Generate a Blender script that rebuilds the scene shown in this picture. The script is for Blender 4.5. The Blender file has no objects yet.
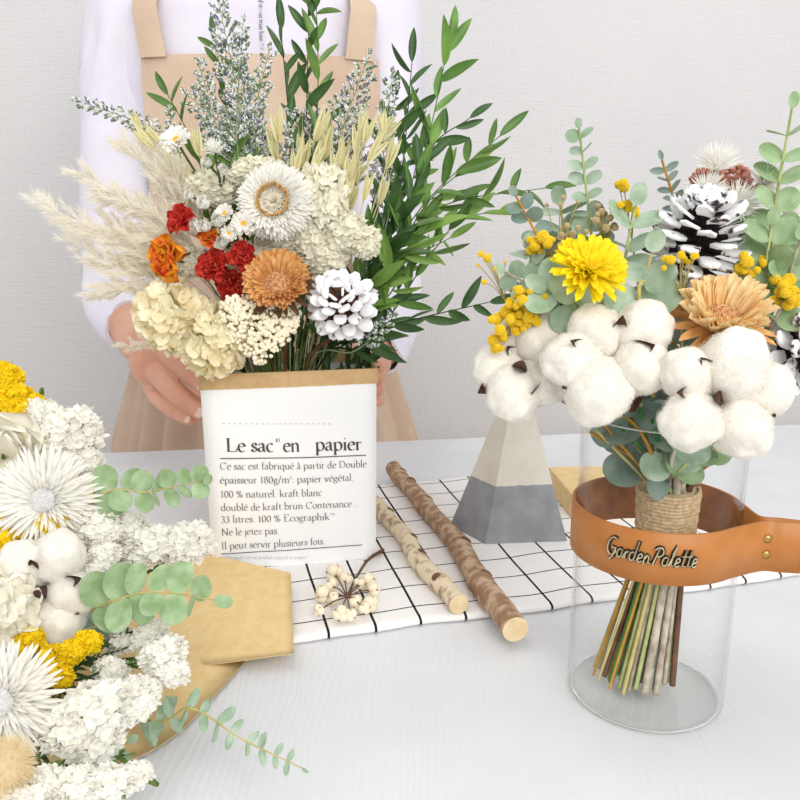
import bpy, math, random
import numpy as np
from mathutils import Vector, Matrix, noise as mnoise
PI=math.pi
rnd=random.Random(7); nr=np.random.RandomState(11)
H=.38; PITCH=math.radians(13.5); FPX=800.0
cp,sp=math.cos(PITCH),math.sin(PITCH)
def ray(px,py):
    a=(px-400)/FPX; b=(400-py)/FPX
    return np.array([a,cp+b*sp,-sp+b*cp])
def P(px,py,Y):
    d=ray(px,py); return np.array([0,0,H])+d*(Y/d[1])
def G(px,py,z=0.):
    d=ray(px,py); return np.array([0,0,H])+d*((z-H)/d[2])
def mpp(p):      # metres covered by one pixel at a point
    return (p[1]*cp+(H-p[2])*sp)/FPX
def nrm(v): v=np.asarray(v,float); return v/(np.linalg.norm(v)+1e-12)

# ------------------------------------------------------------------ objects
C=bpy.context.scene.collection
def thing(name,label,cat,loc=(0,0,0),group=None,rot=None):
    o=bpy.data.objects.new(name,None); C.objects.link(o); o.location=tuple(loc); o.empty_display_size=.02
    if rot is not None: o.rotation_euler=rot
    o['label']=label; o['category']=cat
    if group: o['group']=group
    return o
def part(name,me,parent,mat=None,label=None):
    o=bpy.data.objects.new(name,me); C.objects.link(o)
    if parent is not None: o.parent=parent
    if mat is not None: o.matrix_local=mat
    if label: o['label']=label
    return o
def tag(o,label,cat,group=None,kind=None):
    o['label']=label; o['category']=cat
    if group: o['group']=group
    if kind: o['kind']=kind
    return o
def struct(o): o['kind']='structure'; return o

# ------------------------------------------------------------------ mesh builder
class MB:
    def __init__(s): s.V=[];s.n=0;s.L=[];s.S=[];s.M=[];s.SM=[]
    def add(s,t,R=None,p=None,mi=0,smooth=True):
        V,Fs=t
        if R is not None: V=V@np.asarray(R).T
        if p is not None: V=V+np.asarray(p)
        s.V.append(V)
        for F in Fs:
            if len(F)==0: continue
            s.L.append((F+s.n).ravel()); s.S.append(np.full(len(F),F.shape[1])); s.M.append(np.full(len(F),mi)); s.SM.append(np.full(len(F),smooth))
        s.n+=len(V); return s
    def many(s,t,R,p,mi=0,smooth=True):
        V,Fs=t; K=len(p); N=len(V)
        if K==0: return s
        VV=np.einsum('kij,nj->kni',R,V)+p[:,None,:]
        s.V.append(VV.reshape(-1,3)); off=(np.arange(K)*N)[:,None,None]
        for F in Fs:
            if len(F)==0: continue
            FF=(F[None]+off+s.n).reshape(-1,F.shape[1])
            s.L.append(FF.ravel()); s.S.append(np.full(len(FF),F.shape[1])); s.M.append(np.full(len(FF),mi)); s.SM.append(np.full(len(FF),smooth))
        s.n+=K*N; return s
    def build(s,name,mats):
        V=np.concatenate(s.V).astype(np.float32); L=np.concatenate(s.L).astype(np.int32); S=np.concatenate(s.S).astype(np.int32)
        me=bpy.data.meshes.new(name)
        me.vertices.add(len(V)); me.vertices.foreach_set('co',V.ravel())
        me.loops.add(len(L)); me.loops.foreach_set('vertex_index',L)
        me.polygons.add(len(S)); st=np.concatenate([[0],np.cumsum(S)[:-1]]).astype(np.int32)
        me.polygons.foreach_set('loop_start',st)
        me.polygons.foreach_set('material_index',np.concatenate(s.M).astype(np.int32))
        me.polygons.foreach_set('use_smooth',np.concatenate(s.SM).astype(bool))
        for m in (mats if isinstance(mats,(list,tuple)) else [mats]): me.materials.append(m)
        me.update(calc_edges=True); return me
def gridF(nu,nv,wrap=False):
    F=[]
    for i in range(nu-1):
        for j in range(nv if wrap else nv-1):
            k=(j+1)%nv; F.append((i*nv+j,(i+1)*nv+j,(i+1)*nv+k,i*nv+k))
    return np.array(F)
def grid(fn,nu,nv,wrap=False):
    V=[]
    for i in range(nu):
        for j in range(nv): V.append(fn(i/(nu-1), j/nv if wrap else j/(nv-1)))
    return (np.array(V,float),[gridF(nu,nv,wrap)])
def petal(L=1,W=.3,p=.5,q=.5,nu=6,nv=4,bend=0,cup=0,ruf=0,twist=0,rs=None,th=0):
    m=(p/(p+q))**p*(q/(p+q))**q if p+q>0 else 1
    ph=[rnd.random()*6 for _ in range(4)]
    def f(u,v):
        x=v*2-1; u=(1-math.cos(PI*u))/2; uu=min(max(u,.0),1.)
        w=W/2*((uu**p)*((1-uu)**q)/m) if 0<uu<1 else (W*.04)
        y=x*w; z=bend*u*u+cup*(x*x)*w*2
        if ruf: z+=ruf*L*u*(math.sin(x*5+ph[0])+.6*math.sin(x*9+u*5+ph[1])); 
        a=twist*u
        return (L*u+(ruf*.5*L*math.sin(x*7+ph[2])*u if ruf else 0), y*math.cos(a)-z*math.sin(a), y*math.sin(a)+z*math.cos(a))
    return grid(f,nu,nv)
def smooth_path(pts,n=12):
    pts=[np.asarray(p,float) for p in pts]
    if len(pts)==2: return [pts[0]*(1-t)+pts[1]*t for t in np.linspace(0,1,n)]
    Q=[2*pts[0]-pts[1]]+pts+[2*pts[-1]-pts[-2]]; out=[]
    segs=len(pts)-1; per=max(2,n//segs)
    for i in range(segs):
        a,b,c,d=Q[i:i+4]
        for k in range(per):
            t=k/per
            out.append(.5*((2*b)+(-a+c)*t+(2*a-5*b+4*c-d)*t*t+(-a+3*b-3*c+d)*t**3))
    out.append(pts[-1]); return out
def tube(pts,r,sides=6,cap=True,squash=1.,up=(0,0,1)):
    pts=[np.asarray(p,float) for p in pts]; n=len(pts)
    if not hasattr(r,'__len__'): r=[r]*n
    if len(r)!=n: r=np.interp(np.linspace(0,1,n),np.linspace(0,1,len(r)),r)
    V=[];prev=None
    for i in range(n):
        t=nrm(pts[min(i+1,n-1)]-pts[max(i-1,0)])
        if prev is None:
            a=np.array(up,float)
            if abs(t@a)>.95: a=np.array([1,0,0.])
            x=nrm(np.cross(a,t))
        else: x=nrm(prev-t*(prev@t))
        y=np.cross(t,x); prev=x
        for k in range(sides):
            an=2*PI*k/sides; V.append(pts[i]+r[i]*(math.cos(an)*x+squash*math.sin(an)*y))
    F=[gridF(n,sides,True)]
    V=np.array(V)
    if cap:
        c0=len(V); V=np.vstack([V,pts[0],pts[-1]])
        F.append(np.array([(c0,(k+1)%sides,k) for k in range(sides)]+[(c0+1,(n-1)*sides+k,(n-1)*sides+(k+1)%sides) for k in range(sides)]))
    return (V,F)
def sphere(nu=8,nv=6,r=1.,sx=1,sy=1,sz=1):
    V=[(0,0,-r*sz)]
    for i in range(1,nv):
        a=-PI/2+PI*i/nv
        for j in range(nu):
            b=2*PI*j/nu; V.append((r*sx*math.cos(a)*math.cos(b),r*sy*math.cos(a)*math.sin(b),r*sz*math.sin(a)))
    V.append((0,0,r*sz)); F4=[];F3=[]
    for i in range(nv-2):
        for j in range(nu):
            k=(j+1)%nu; F4.append((1+i*nu+j,1+i*nu+k,1+(i+1)*nu+k,1+(i+1)*nu+j))
    t=len(V)-1
    for j in range(nu):
        k=(j+1)%nu; F3.append((0,1+k,1+j)); F3.append((t,1+(nv-2)*nu+j,1+(nv-2)*nu+k))
    return (np.array(V,float),[np.array(F4).reshape(-1,4),np.array(F3)])
def box(x0,x1,y0,y1,z0,z1):
    V=np.array([(x,y,z) for z in (z0,z1) for y in (y0,y1) for x in (x0,x1)],float)
    return (V,[np.array([(0,2,3,1),(4,5,7,6),(0,1,5,4),(2,6,7,3),(0,4,6,2),(1,3,7,5)])])
def FX(d,up,roll=0,s=1.):      # frame with x along d, z near up
    x=nrm(d); z=np.asarray(up,float); z=z-x*(z@x)
    if np.linalg.norm(z)<1e-4: z=np.array([.3,.5,.8]); z=z-x*(z@x)
    z=nrm(z); y=np.cross(z,x)
    if roll: c,s_=math.cos(roll),math.sin(roll); y,z=y*c+z*s_,z*c-y*s_
    return np.stack([x*s,y*s,z*s],1)
def FZ(d,roll=0,s=1.):
    z=nrm(d); a=np.array([0,0,1.]) if abs(z[2])<.9 else np.array([0,1.,0])
    x=nrm(np.cross(a,z)); y=np.cross(z,x)
    if roll: c,s_=math.cos(roll),math.sin(roll); x,y=x*c+y*s_,y*c-x*s_
    return np.stack([x*s,y*s,z*s],1)
def rdir():
    v=nr.normal(size=3); return v/np.linalg.norm(v)
def M4(R,p):
    m=Matrix.Identity(4)
    for i in range(3):
        for j in range(3): m[i][j]=R[i][j]
        m[i][3]=p[i]
    return m

# ------------------------------------------------------------------ materials
MT={}
def mat(name,col,rough=.7,col2=None,scale=20.,detail=3,lo=.35,hi=.65,transl=0.,bump=0.,bscale=None,sheen=0.,metal=0.,vor=False,coord='Object',stretch=None,spec=.3,coat=0.,rnd_val=0.):
    m=bpy.data.materials.new(name); m.use_nodes=True; nt=m.node_tree; N=nt.nodes; Lk=nt.links
    b=N['Principled BSDF']; out=N['Material Output']
    b.inputs['Base Color'].default_value=(*col,1); b.inputs['Roughness'].default_value=rough; b.inputs['Metallic'].default_value=metal
    b.inputs['Specular IOR Level'].default_value=spec
    if sheen: b.inputs['Sheen Weight'].default_value=sheen; b.inputs['Sheen Roughness'].default_value=.5
    if coat: b.inputs['Coat Weight'].default_value=coat
    tc=N.new('ShaderNodeTexCoord'); src=tc.outputs[coord]
    if stretch:
        mp=N.new('ShaderNodeMapping'); mp.inputs['Scale'].default_value=stretch; Lk.new(src,mp.inputs['Vector']); src=mp.outputs[0]
    colout=None
    if col2 is not None:
        nz=N.new('ShaderNodeTexVoronoi' if vor else 'ShaderNodeTexNoise'); nz.inputs['Scale'].default_value=scale
        if not vor: nz.inputs['Detail'].default_value=detail
        Lk.new(src,nz.inputs['Vector'])
        rp=N.new('ShaderNodeValToRGB'); rp.color_ramp.elements[0].position=lo; rp.color_ramp.elements[1].position=hi
        rp.color_ramp.elements[0].color=(*col,1); rp.color_ramp.elements[1].color=(*col2,1)
        Lk.new(nz.outputs['Distance' if vor else 'Fac'],rp.inputs[0]); colout=rp.outputs[0]
        if rnd_val:
            oi=N.new('ShaderNodeObjectInfo'); mr=N.new('ShaderNodeMapRange'); mr.inputs[3].default_value=1-rnd_val; mr.inputs[4].default_value=1+rnd_val
            hs=N.new('ShaderNodeHueSaturation'); Lk.new(oi.outputs['Random'],mr.inputs[0]); Lk.new(mr.outputs[0],hs.inputs['Value']); Lk.new(colout,hs.inputs['Color']); colout=hs.outputs[0]
        Lk.new(colout,b.inputs['Base Color'])
    if bump:
        bn=N.new('ShaderNodeTexNoise'); bn.inputs['Scale'].default_value=bscale or scale*2; bn.inputs['Detail'].default_value=4
        Lk.new(src,bn.inputs['Vector']); bp=N.new('ShaderNodeBump'); bp.inputs['Strength'].default_value=min(1,bump); bp.inputs['Distance'].default_value=.02 if (bscale or scale)<30 else .002
        Lk.new(bn.outputs['Fac'],bp.inputs['Height']); Lk.new(bp.outputs[0],b.inputs['Normal'])
    if transl:
        tr=N.new('ShaderNodeBsdfTranslucent'); tr.inputs[0].default_value=(*[min(1,c*1.05) for c in (col2 or col)],1)
        if colout: Lk.new(colout,tr.inputs[0])
        mx=N.new('ShaderNodeMixShader'); mx.inputs[0].default_value=transl
        Lk.new(b.outputs[0],mx.inputs[1]); Lk.new(tr.outputs[0],mx.inputs[2]); Lk.new(mx.outputs[0],out.inputs[0])
    MT[name]=m; return m
def srgb(r,g,b):
    f=lambda c:(c/255/12.92) if c/255<=.04045 else ((c/255+.055)/1.055)**2.4
    return (f(r),f(g),f(b))
S_=srgb
m_cotton=mat('cotton fibre',S_(239,234,224),.95,S_(232,226,214),3,bump=.12,bscale=14,sheen=.35)
m_husk=mat('cotton husk',S_(96,62,46),.7,S_(58,38,32),4,bump=.3,bscale=10)
m_husk2=mat('cotton husk inside',S_(206,160,110),.7,S_(150,100,66),4)
m_stemb=mat('brown stem',S_(120,86,56),.75,S_(86,58,40),60)
m_stemg=mat('green stem',S_(96,120,56),.6,S_(66,92,44),60)
m_stemdk=mat('dark green stem',S_(44,70,40),.6,S_(30,48,28),60)
m_stemy=mat('straw stem',S_(208,190,128),.6,S_(176,164,92),60)
m_stemo=mat('ochre stem',S_(206,150,50),.6,S_(180,124,40),60)
m_stempg=mat('pale green stem',S_(190,196,134),.6,S_(150,164,96),80)
m_stemgb=mat('bright green stem',S_(66,150,66),.55,S_(44,120,50),60)
m_stemw=mat('pale bark stem',S_(206,196,176),.8,S_(140,126,108),90,bump=.4,bscale=200)
m_stemgr=mat('grey stem',S_(120,112,106),.8,S_(84,78,76),90,bump=.4,bscale=200)
m_ruscus=mat('ruscus leaf',S_(116,154,72),.42,S_(82,120,52),30,transl=.18,spec=.5,rnd_val=.25)
m_ruscusl=mat('young ruscus leaf',S_(156,190,98),.45,S_(120,164,74),30,transl=.25,spec=.5)
m_ruscusd=mat('dark ruscus leaf',S_(60,92,48),.45,S_(80,116,60),30,transl=.12,spec=.5)
m_euc=mat('eucalyptus leaf',S_(146,172,142),.62,S_(186,204,182),70,transl=.12,rnd_val=.08)
m_eucg=mat('green eucalyptus leaf',S_(134,162,112),.58,S_(172,194,154),70,transl=.14,rnd_val=.08)
m_eucd=mat('grey eucalyptus leaf',S_(118,140,126),.65,S_(154,172,160),45,transl=.15)
m_white=mat('white petal',S_(255,254,250),.7,S_(252,249,241),5,transl=.3)
m_cream=mat('cream petal',S_(255,252,240),.7,S_(251,246,228),5,transl=.25)
m_hyd=mat('pale yellow petal',S_(255,250,224),.65,S_(254,241,204),2.2,transl=.3)
m_plume=mat('bleached plume',S_(255,252,244),.85,S_(252,247,234),6,transl=.5)
m_statw=mat('white statice floret',S_(255,253,247),.8,S_(251,248,238),4,transl=.28)
m_calyx=mat('statice calyx',S_(214,218,188),.8,S_(190,200,160),6)
m_statc=mat('cream statice floret',S_(255,252,238),.8,S_(250,246,226),4,transl=.28)
m_staty=mat('yellow statice floret',S_(255,232,30),.7,S_(246,208,10),4,transl=.22)
m_mim=mat('mimosa yellow',S_(255,228,64),.85,S_(253,210,40),6,transl=.1)
m_yel=mat('yellow petal',S_(255,242,56),.6,S_(255,230,28),3,transl=.25)
m_yelc=mat('yellow centre',S_(250,204,40),.8,S_(236,170,20),8)
m_orc=mat('orange centre',S_(240,186,86),.8,S_(250,222,160),8,transl=.2)
m_greyc=mat('silver centre',S_(226,224,226),.8,S_(244,242,240),10,bump=.3,bscale=20)
m_prot=mat('protea bract',S_(244,200,136),.6,S_(222,160,92),4,transl=.15,stretch=(1,1,1))
m_protp=mat('pale protea bract',S_(255,236,190),.6,S_(250,214,152),4,transl=.2)
m_protc=mat('protea disc',S_(238,200,150),.8,S_(176,104,60),14)
m_red=mat('red rose petal',S_(222,66,50),.6,S_(188,34,32),3,transl=.15)
m_ora=mat('orange rose petal',S_(240,120,50),.6,S_(214,60,36),2.2,transl=.2)
m_ora2=mat('coral rose petal',S_(234,96,66),.6,S_(200,44,38),3,transl=.15)
m_yro=mat('yellow rose petal',S_(252,186,50),.6,S_(240,120,40),2.5,transl=.2)
m_frostb=mat('brushed white cone paint',S_(248,247,248),.7,S_(70,58,54),3.5,detail=6,lo=.55,hi=.62)
m_frosta=mat('thick white cone paint',S_(250,249,250),.7,S_(120,84,66),3.,detail=6,lo=.62,hi=.7)
m_cone=mat('cone scale wood',S_(104,66,46),.8,S_(62,40,32),5)
m_coned=mat('dark cone scale wood',S_(62,50,48),.8,S_(40,32,32),5)
m_frost=mat('white cone paint',S_(248,247,248),.7,S_(236,234,238),6)
m_berryw=mat('ivory berry',S_(248,240,218),.6,S_(240,228,196),5,spec=.3)
m_berryr=mat('dusty red berry',S_(206,146,128),.6,S_(176,106,90),6)
m_casg=mat('caspia green',S_(140,156,120),.75,S_(110,130,94),60)
m_casw=mat('caspia white',S_(250,250,248),.75,S_(236,238,234),60,transl=.1)
m_casv=mat('caspia violet',S_(128,110,176),.75,S_(96,84,150),60)
m_oat=mat('oat husk',S_(246,238,196),.65,S_(226,220,168),60,transl=.2,stretch=(1,1,1))
m_gyp=mat('dried filler floret',S_(222,204,160),.8,S_(190,168,120),50)
m_fluff=mat('beige grass plume',S_(252,238,206),.9,S_(244,226,186),6,transl=.3)
m_skin=mat('skin',S_(224,172,146),.5,S_(212,152,126),18,bump=.12,bscale=260,spec=.35)
m_nail=mat('fingernail',S_(236,196,180),.3,spec=.5)
m_shirt=mat('white shirt',S_(235,230,240),.85,S_(228,222,234),9,bump=.25,bscale=700,sheen=.2)
m_apron=mat('beige linen apron',S_(222,196,172),.9,S_(212,184,160),12,bump=.5,bscale=900,sheen=.2)
m_hair=mat('dark hair',S_(46,34,30),.5,S_(30,22,20),60,stretch=(1,1,.05))
m_ink=mat('grey ink',S_(124,118,116),.8)
m_inkd=mat('dark ink',S_(84,76,72),.8)
m_inkl=mat('faint ink',S_(196,192,190),.8)
m_paper=mat('white paper',S_(252,252,252),.75,S_(248,248,248),20,bump=.06,bscale=60)
m_kraft=mat('kraft paper',S_(214,180,134),.8,S_(204,168,120),120,bump=.1,bscale=500)
m_kraftw=mat('golden kraft paper',S_(235,206,152),.75,S_(228,196,138),90,bump=.12,bscale=300)
m_kraftin=mat('kraft lining',S_(120,84,54),.85,S_(100,70,46),60)
m_leather=mat('tan leather',S_(190,122,58),.42,S_(182,114,50),60,bump=.08,bscale=500,spec=.45)
m_leatherin=mat('leather inside',S_(176,116,74),.8,S_(150,96,62),90,bump=.3,bscale=400)
m_brass=mat('antique brass',S_(196,164,100),.35,S_(150,120,66),200,metal=.9)
m_scriptshade=mat('script shadow edge',S_(48,38,26),.6)  # dark matte colour standing in for the shadow round the script letters
m_brassl=mat('light metal face',S_(196,184,150),.4,metal=.5)
m_twine=mat('jute twine',S_(228,204,166),.9,S_(194,166,124),300,bump=.6,bscale=900)
m_conc=mat('grey concrete',S_(164,164,168),.85,S_(146,147,151),40,bump=.3,bscale=200)
m_concw=mat('cream concrete',S_(232,226,214),.85,S_(224,216,202),40,bump=.25,bscale=200)
m_bark1=mat('brown bark',S_(156,120,92),.85,S_(196,170,142),85,detail=12,lo=.44,hi=.6,bump=1,bscale=160)
m_bark2=mat('pale bark',S_(176,146,112),.85,S_(232,214,184),85,detail=12,lo=.36,hi=.5,bump=1,bscale=160)
m_bark3=mat('dark knot bark',S_(92,66,50),.85,S_(124,92,70),60,bump=.6,bscale=150)
m_cutw=mat('cut wood',S_(240,218,178),.75,S_(228,202,158),90)
m_tall=mat('tallow seed',S_(250,240,218),.6,S_(238,222,188),60,spec=.35)
m_tallh=mat('seed husk',S_(196,156,106),.75,S_(150,112,72),70)
m_dkgreen=mat('dark moss green',S_(78,104,50),.7,S_(50,72,34),40,transl=.1)
m_thyme=mat('fresh sprig green',S_(122,160,84),.65,S_(84,124,56),40,transl=.15)

# wall: linen backdrop
def weave_mat(name,c1,c2,sc,bump):
    m=mat(name,c1,.92,c2,2.2,detail=2,lo=.3,hi=.7); nt=m.node_tree; N=nt.nodes; L=nt.links; b=N['Principled BSDF']
    tc=N.new('ShaderNodeTexCoord'); hs=[]
    for st in ((sc,sc*.12,sc*.12),(sc*.12,sc,sc)):
        mp=N.new('ShaderNodeMapping'); mp.inputs['Scale'].default_value=st; n=N.new('ShaderNodeTexNoise'); n.inputs['Scale'].default_value=1; n.inputs['Detail'].default_value=3
        L.new(tc.outputs['Object'],mp.inputs[0]); L.new(mp.outputs[0],n.inputs['Vector']); hs.append(n.outputs['Fac'])
    ad=N.new('ShaderNodeMath'); ad.operation='ADD'; L.new(hs[0],ad.inputs[0]); L.new(hs[1],ad.inputs[1])
    bp=N.new('ShaderNodeBump'); bp.inputs['Strength'].default_value=bump; bp.inputs['Distance'].default_value=.003
    L.new(ad.outputs[0],bp.inputs['Height']); L.new(bp.outputs[0],b.inputs['Normal']); return m
m_wall=weave_mat('linen backdrop',S_(232,230,229),S_(226,224,224),300,.5)
m_floor=mat('floor boards',S_(170,160,150),.6,S_(150,140,130),6,stretch=(1,8,1))
m_table=mat('white embossed table',S_(226,227,229),.5,S_(219,220,223),8)
nt=m_table.node_tree; N=nt.nodes; tc=N.new('ShaderNodeTexCoord'); mp=N.new('ShaderNodeMapping'); mp.inputs['Rotation'].default_value=(0,0,-.1); mp.inputs['Scale'].default_value=(1,.3,1)
wv=N.new('ShaderNodeTexWave'); wv.inputs['Scale'].default_value=48; wv.inputs['Distortion'].default_value=34; wv.inputs['Detail'].default_value=3; wv.inputs['Detail Scale'].default_value=.22
bp=N.new('ShaderNodeBump'); bp.inputs['Strength'].default_value=.3; bp.inputs['Distance'].default_value=.0006
nt.links.new(tc.outputs['Object'],mp.inputs[0]); nt.links.new(mp.outputs[0],wv.inputs['Vector']); nt.links.new(wv.outputs['Fac'],bp.inputs['Height']); nt.links.new(bp.outputs[0],N['Principled BSDF'].inputs['Normal'])
# checked cloth: black lines woven every 43 mm, thinner lines one way than the other
m_cloth=weave_mat('checked cotton cloth',S_(250,247,245),S_(244,241,239),900,.35)
nt=m_cloth.node_tree; N=nt.nodes; L=nt.links
tc=N.new('ShaderNodeUVMap'); sx=N.new('ShaderNodeSeparateXYZ'); L.new(tc.outputs[0],sx.inputs[0])
def mth(op,a,b=None):
    n=N.new('ShaderNodeMath'); n.operation=op
    for i,v in enumerate((a,b)):
        if v is None: continue
        if isinstance(v,(int,float)): n.inputs[i].default_value=v
        else: L.new(v,n.inputs[i])
    return n.outputs[0]
ln=[]
for ax,per,w,off in ((0,.0435,.00125,.004),(1,.0425,.0009,0.)):
    f=mth('PINGPONG',mth('ADD',sx.outputs[ax],off+10*per),per/2) if False else mth('ABSOLUTE',mth('SUBTRACT',mth('MODULO',mth('ADD',sx.outputs[ax],off+40*per),per),per/2))
    ln.append(mth('LESS_THAN',f,w))
fac=mth('MAXIMUM',ln[0],ln[1])
mix=N.new('ShaderNodeMix'); mix.data_type='RGBA'; L.new(fac,mix.inputs[0])
old=[l for l in L if l.to_socket==N['Principled BSDF'].inputs['Base Color']][0]; L.new(old.from_socket,mix.inputs[6]); mix.inputs[7].default_value=(.012,.012,.014,1)
L.new(mix.outputs[2],N['Principled BSDF'].inputs['Base Color'])
# thin glass
m_glass=bpy.data.materials.new('clear glass'); m_glass.use_nodes=True; N=m_glass.node_tree.nodes; L=m_glass.node_tree.links; N.remove(N['Principled BSDF'])
t_=N.new('ShaderNodeBsdfTransparent'); t_.inputs[0].default_value=(.998,1,.999,1); g_=N.new('ShaderNodeBsdfGlossy'); g_.inputs['Roughness'].default_value=.02
fr=N.new('ShaderNodeLayerWeight'); pw=N.new('ShaderNodeMath'); pw.operation='POWER'; pw.inputs[1].default_value=4; L.new(fr.outputs['Facing'],pw.inputs[0]); ml=N.new('ShaderNodeMath'); ml.operation='MULTIPLY_ADD'; ml.inputs[1].default_value=.55; ml.inputs[2].default_value=.006; L.new(pw.outputs[0],ml.inputs[0]); mx=N.new('ShaderNodeMixShader'); L.new(ml.outputs[0],mx.inputs[0]); L.new(t_.outputs[0],mx.inputs[1]); L.new(g_.outputs[0],mx.inputs[2]); L.new(mx.outputs[0],N['Material Output'].inputs[0])
m_rim=mat('glass rim',(.9,.93,.92),.08,spec=.8); m_rim.node_tree.nodes['Principled BSDF'].inputs['Transmission Weight'].default_value=.85

# ------------------------------------------------------------------ setting
def wallf(u,v):
    x=-2.6+5.4*u; z=-.75+2.75*v
    w=.006*mnoise.noise(Vector((x*2.2,z*.9,0)))+.0025*mnoise.noise(Vector((x*7,z*3,4)))
    return (x,1.92+w,z)
wb=MB().add(grid(wallf,160,80)).build('wall_back',m_wall); struct(part('wall_back',wb,None))
fl=MB().add(box(-2.6,2.8,-1.6,1.93,-.80,-.75),smooth=False).build('floor',m_floor); struct(part('floor',fl,None))
TL=G(95,453); TR=G(620,431.5); dd=nrm(TR-TL)
def edge(x): return TL+dd*((x-TL[0])/dd[0])
E0,E1=edge(-.95),edge(1.15)
tb=thing('table','large white table with a faint wavy wood-grain emboss under all the flowers','table',(0.1,.6,-.75))
def tabletop():
    nd=np.array([dd[1],-dd[0],0]); A=E0; B=E1; Cc=B+nd*1.15; D=A+nd*1.15
    V=[];z=(0,-.028)
    for zz in z:
        for q in (A,B,Cc,D): V.append((q[0]-.1,q[1]-.6,zz+.75))
    F=np.array([(3,2,1,0),(4,5,6,7),(0,1,5,4),(1,2,6,5),(2,3,7,6),(3,0,4,7)])
    legs=[tuple(np.array(V[i])*.0+np.array([(V[i][0])*.92,V[i][1]*.9,0])) for i in range(4)]
    return (np.array(V),[F]),legs
tt,legs=tabletop()
o=part('tabletop',MB().add(tt,smooth=False).build('tabletop',m_table),tb)
bv=o.modifiers.new('b','BEVEL'); bv.width=.003; bv.segments=2
for l in legs:
    part('leg',MB().add(box(l[0]-.025,l[0]+.025,l[1]-.025,l[1]+.025,0,.722),smooth=False).build('leg',m_table),tb)

# checked cloth (yawed), folded double so its edges are rounded
YAW=math.radians(14.3); cd=np.array([math.cos(YAW),math.sin(YAW),0]); cn=np.array([-math.sin(YAW),math.cos(YAW),0])
K0=G(402,628)   # a point of the front hem
W0,W1=-.15,.435; DP=.375
def cloth_mesh():
    prof=[(0,.0003),(-.0035,.0012),(-.0055,.0035),(-.0045,.0062),(0,.0078)]+[(DP*t,.0078) for t in np.linspace(.012,.985,60)]+[(DP,.006),(DP+.002,.003),(DP,.0004)]
    nu=110; V=[];UV=[]; arc=0; arcs=[0]
    for a,b in zip(prof,prof[1:]): arc+=math.hypot(b[0]-a[0],b[1]-a[1]); arcs.append(arc)
    for i in range(nu):
        u=W0+(W1-W0)*i/(nu-1)
        for k,(d,z) in enumerate(prof):
            wx=.0016*math.sin(u*31+1)+.001*math.sin(u*77)
            hump=.0022*max(0,mnoise.noise(Vector((u*9,d*9,1))))*(1 if z>.005 else 0)
            q=K0+cd*u+cn*(d+wx); V.append((q[0],q[1],z+hump)); UV.append((u+.0015*mnoise.noise(Vector((u*12,d*12,5))),arcs[k]-.0125+.0015*mnoise.noise(Vector((u*12,d*12,9)))))
    t=(np.array(V)-np.array([K0[0],K0[1],0]),[gridF(nu,len(prof))[:,::-1]])
    me=MB().add(t).build('cloth',m_cloth)
    uv=me.uv_layers.new(name='UVMap'); li=np.zeros(len(me.loops),np.int32); me.loops.foreach_get('vertex_index',li)
    uv.data.foreach_set('uv',np.array(UV,np.float32)[li].ravel()); return me
o=part('checked_cloth',cloth_mesh(),None,Matrix.Translation((K0[0],K0[1],0.0004))); tag(o,'folded white cotton cloth with thin black window-pane check lying on the table','cloth')
CT=.0085  # top of cloth

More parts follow.
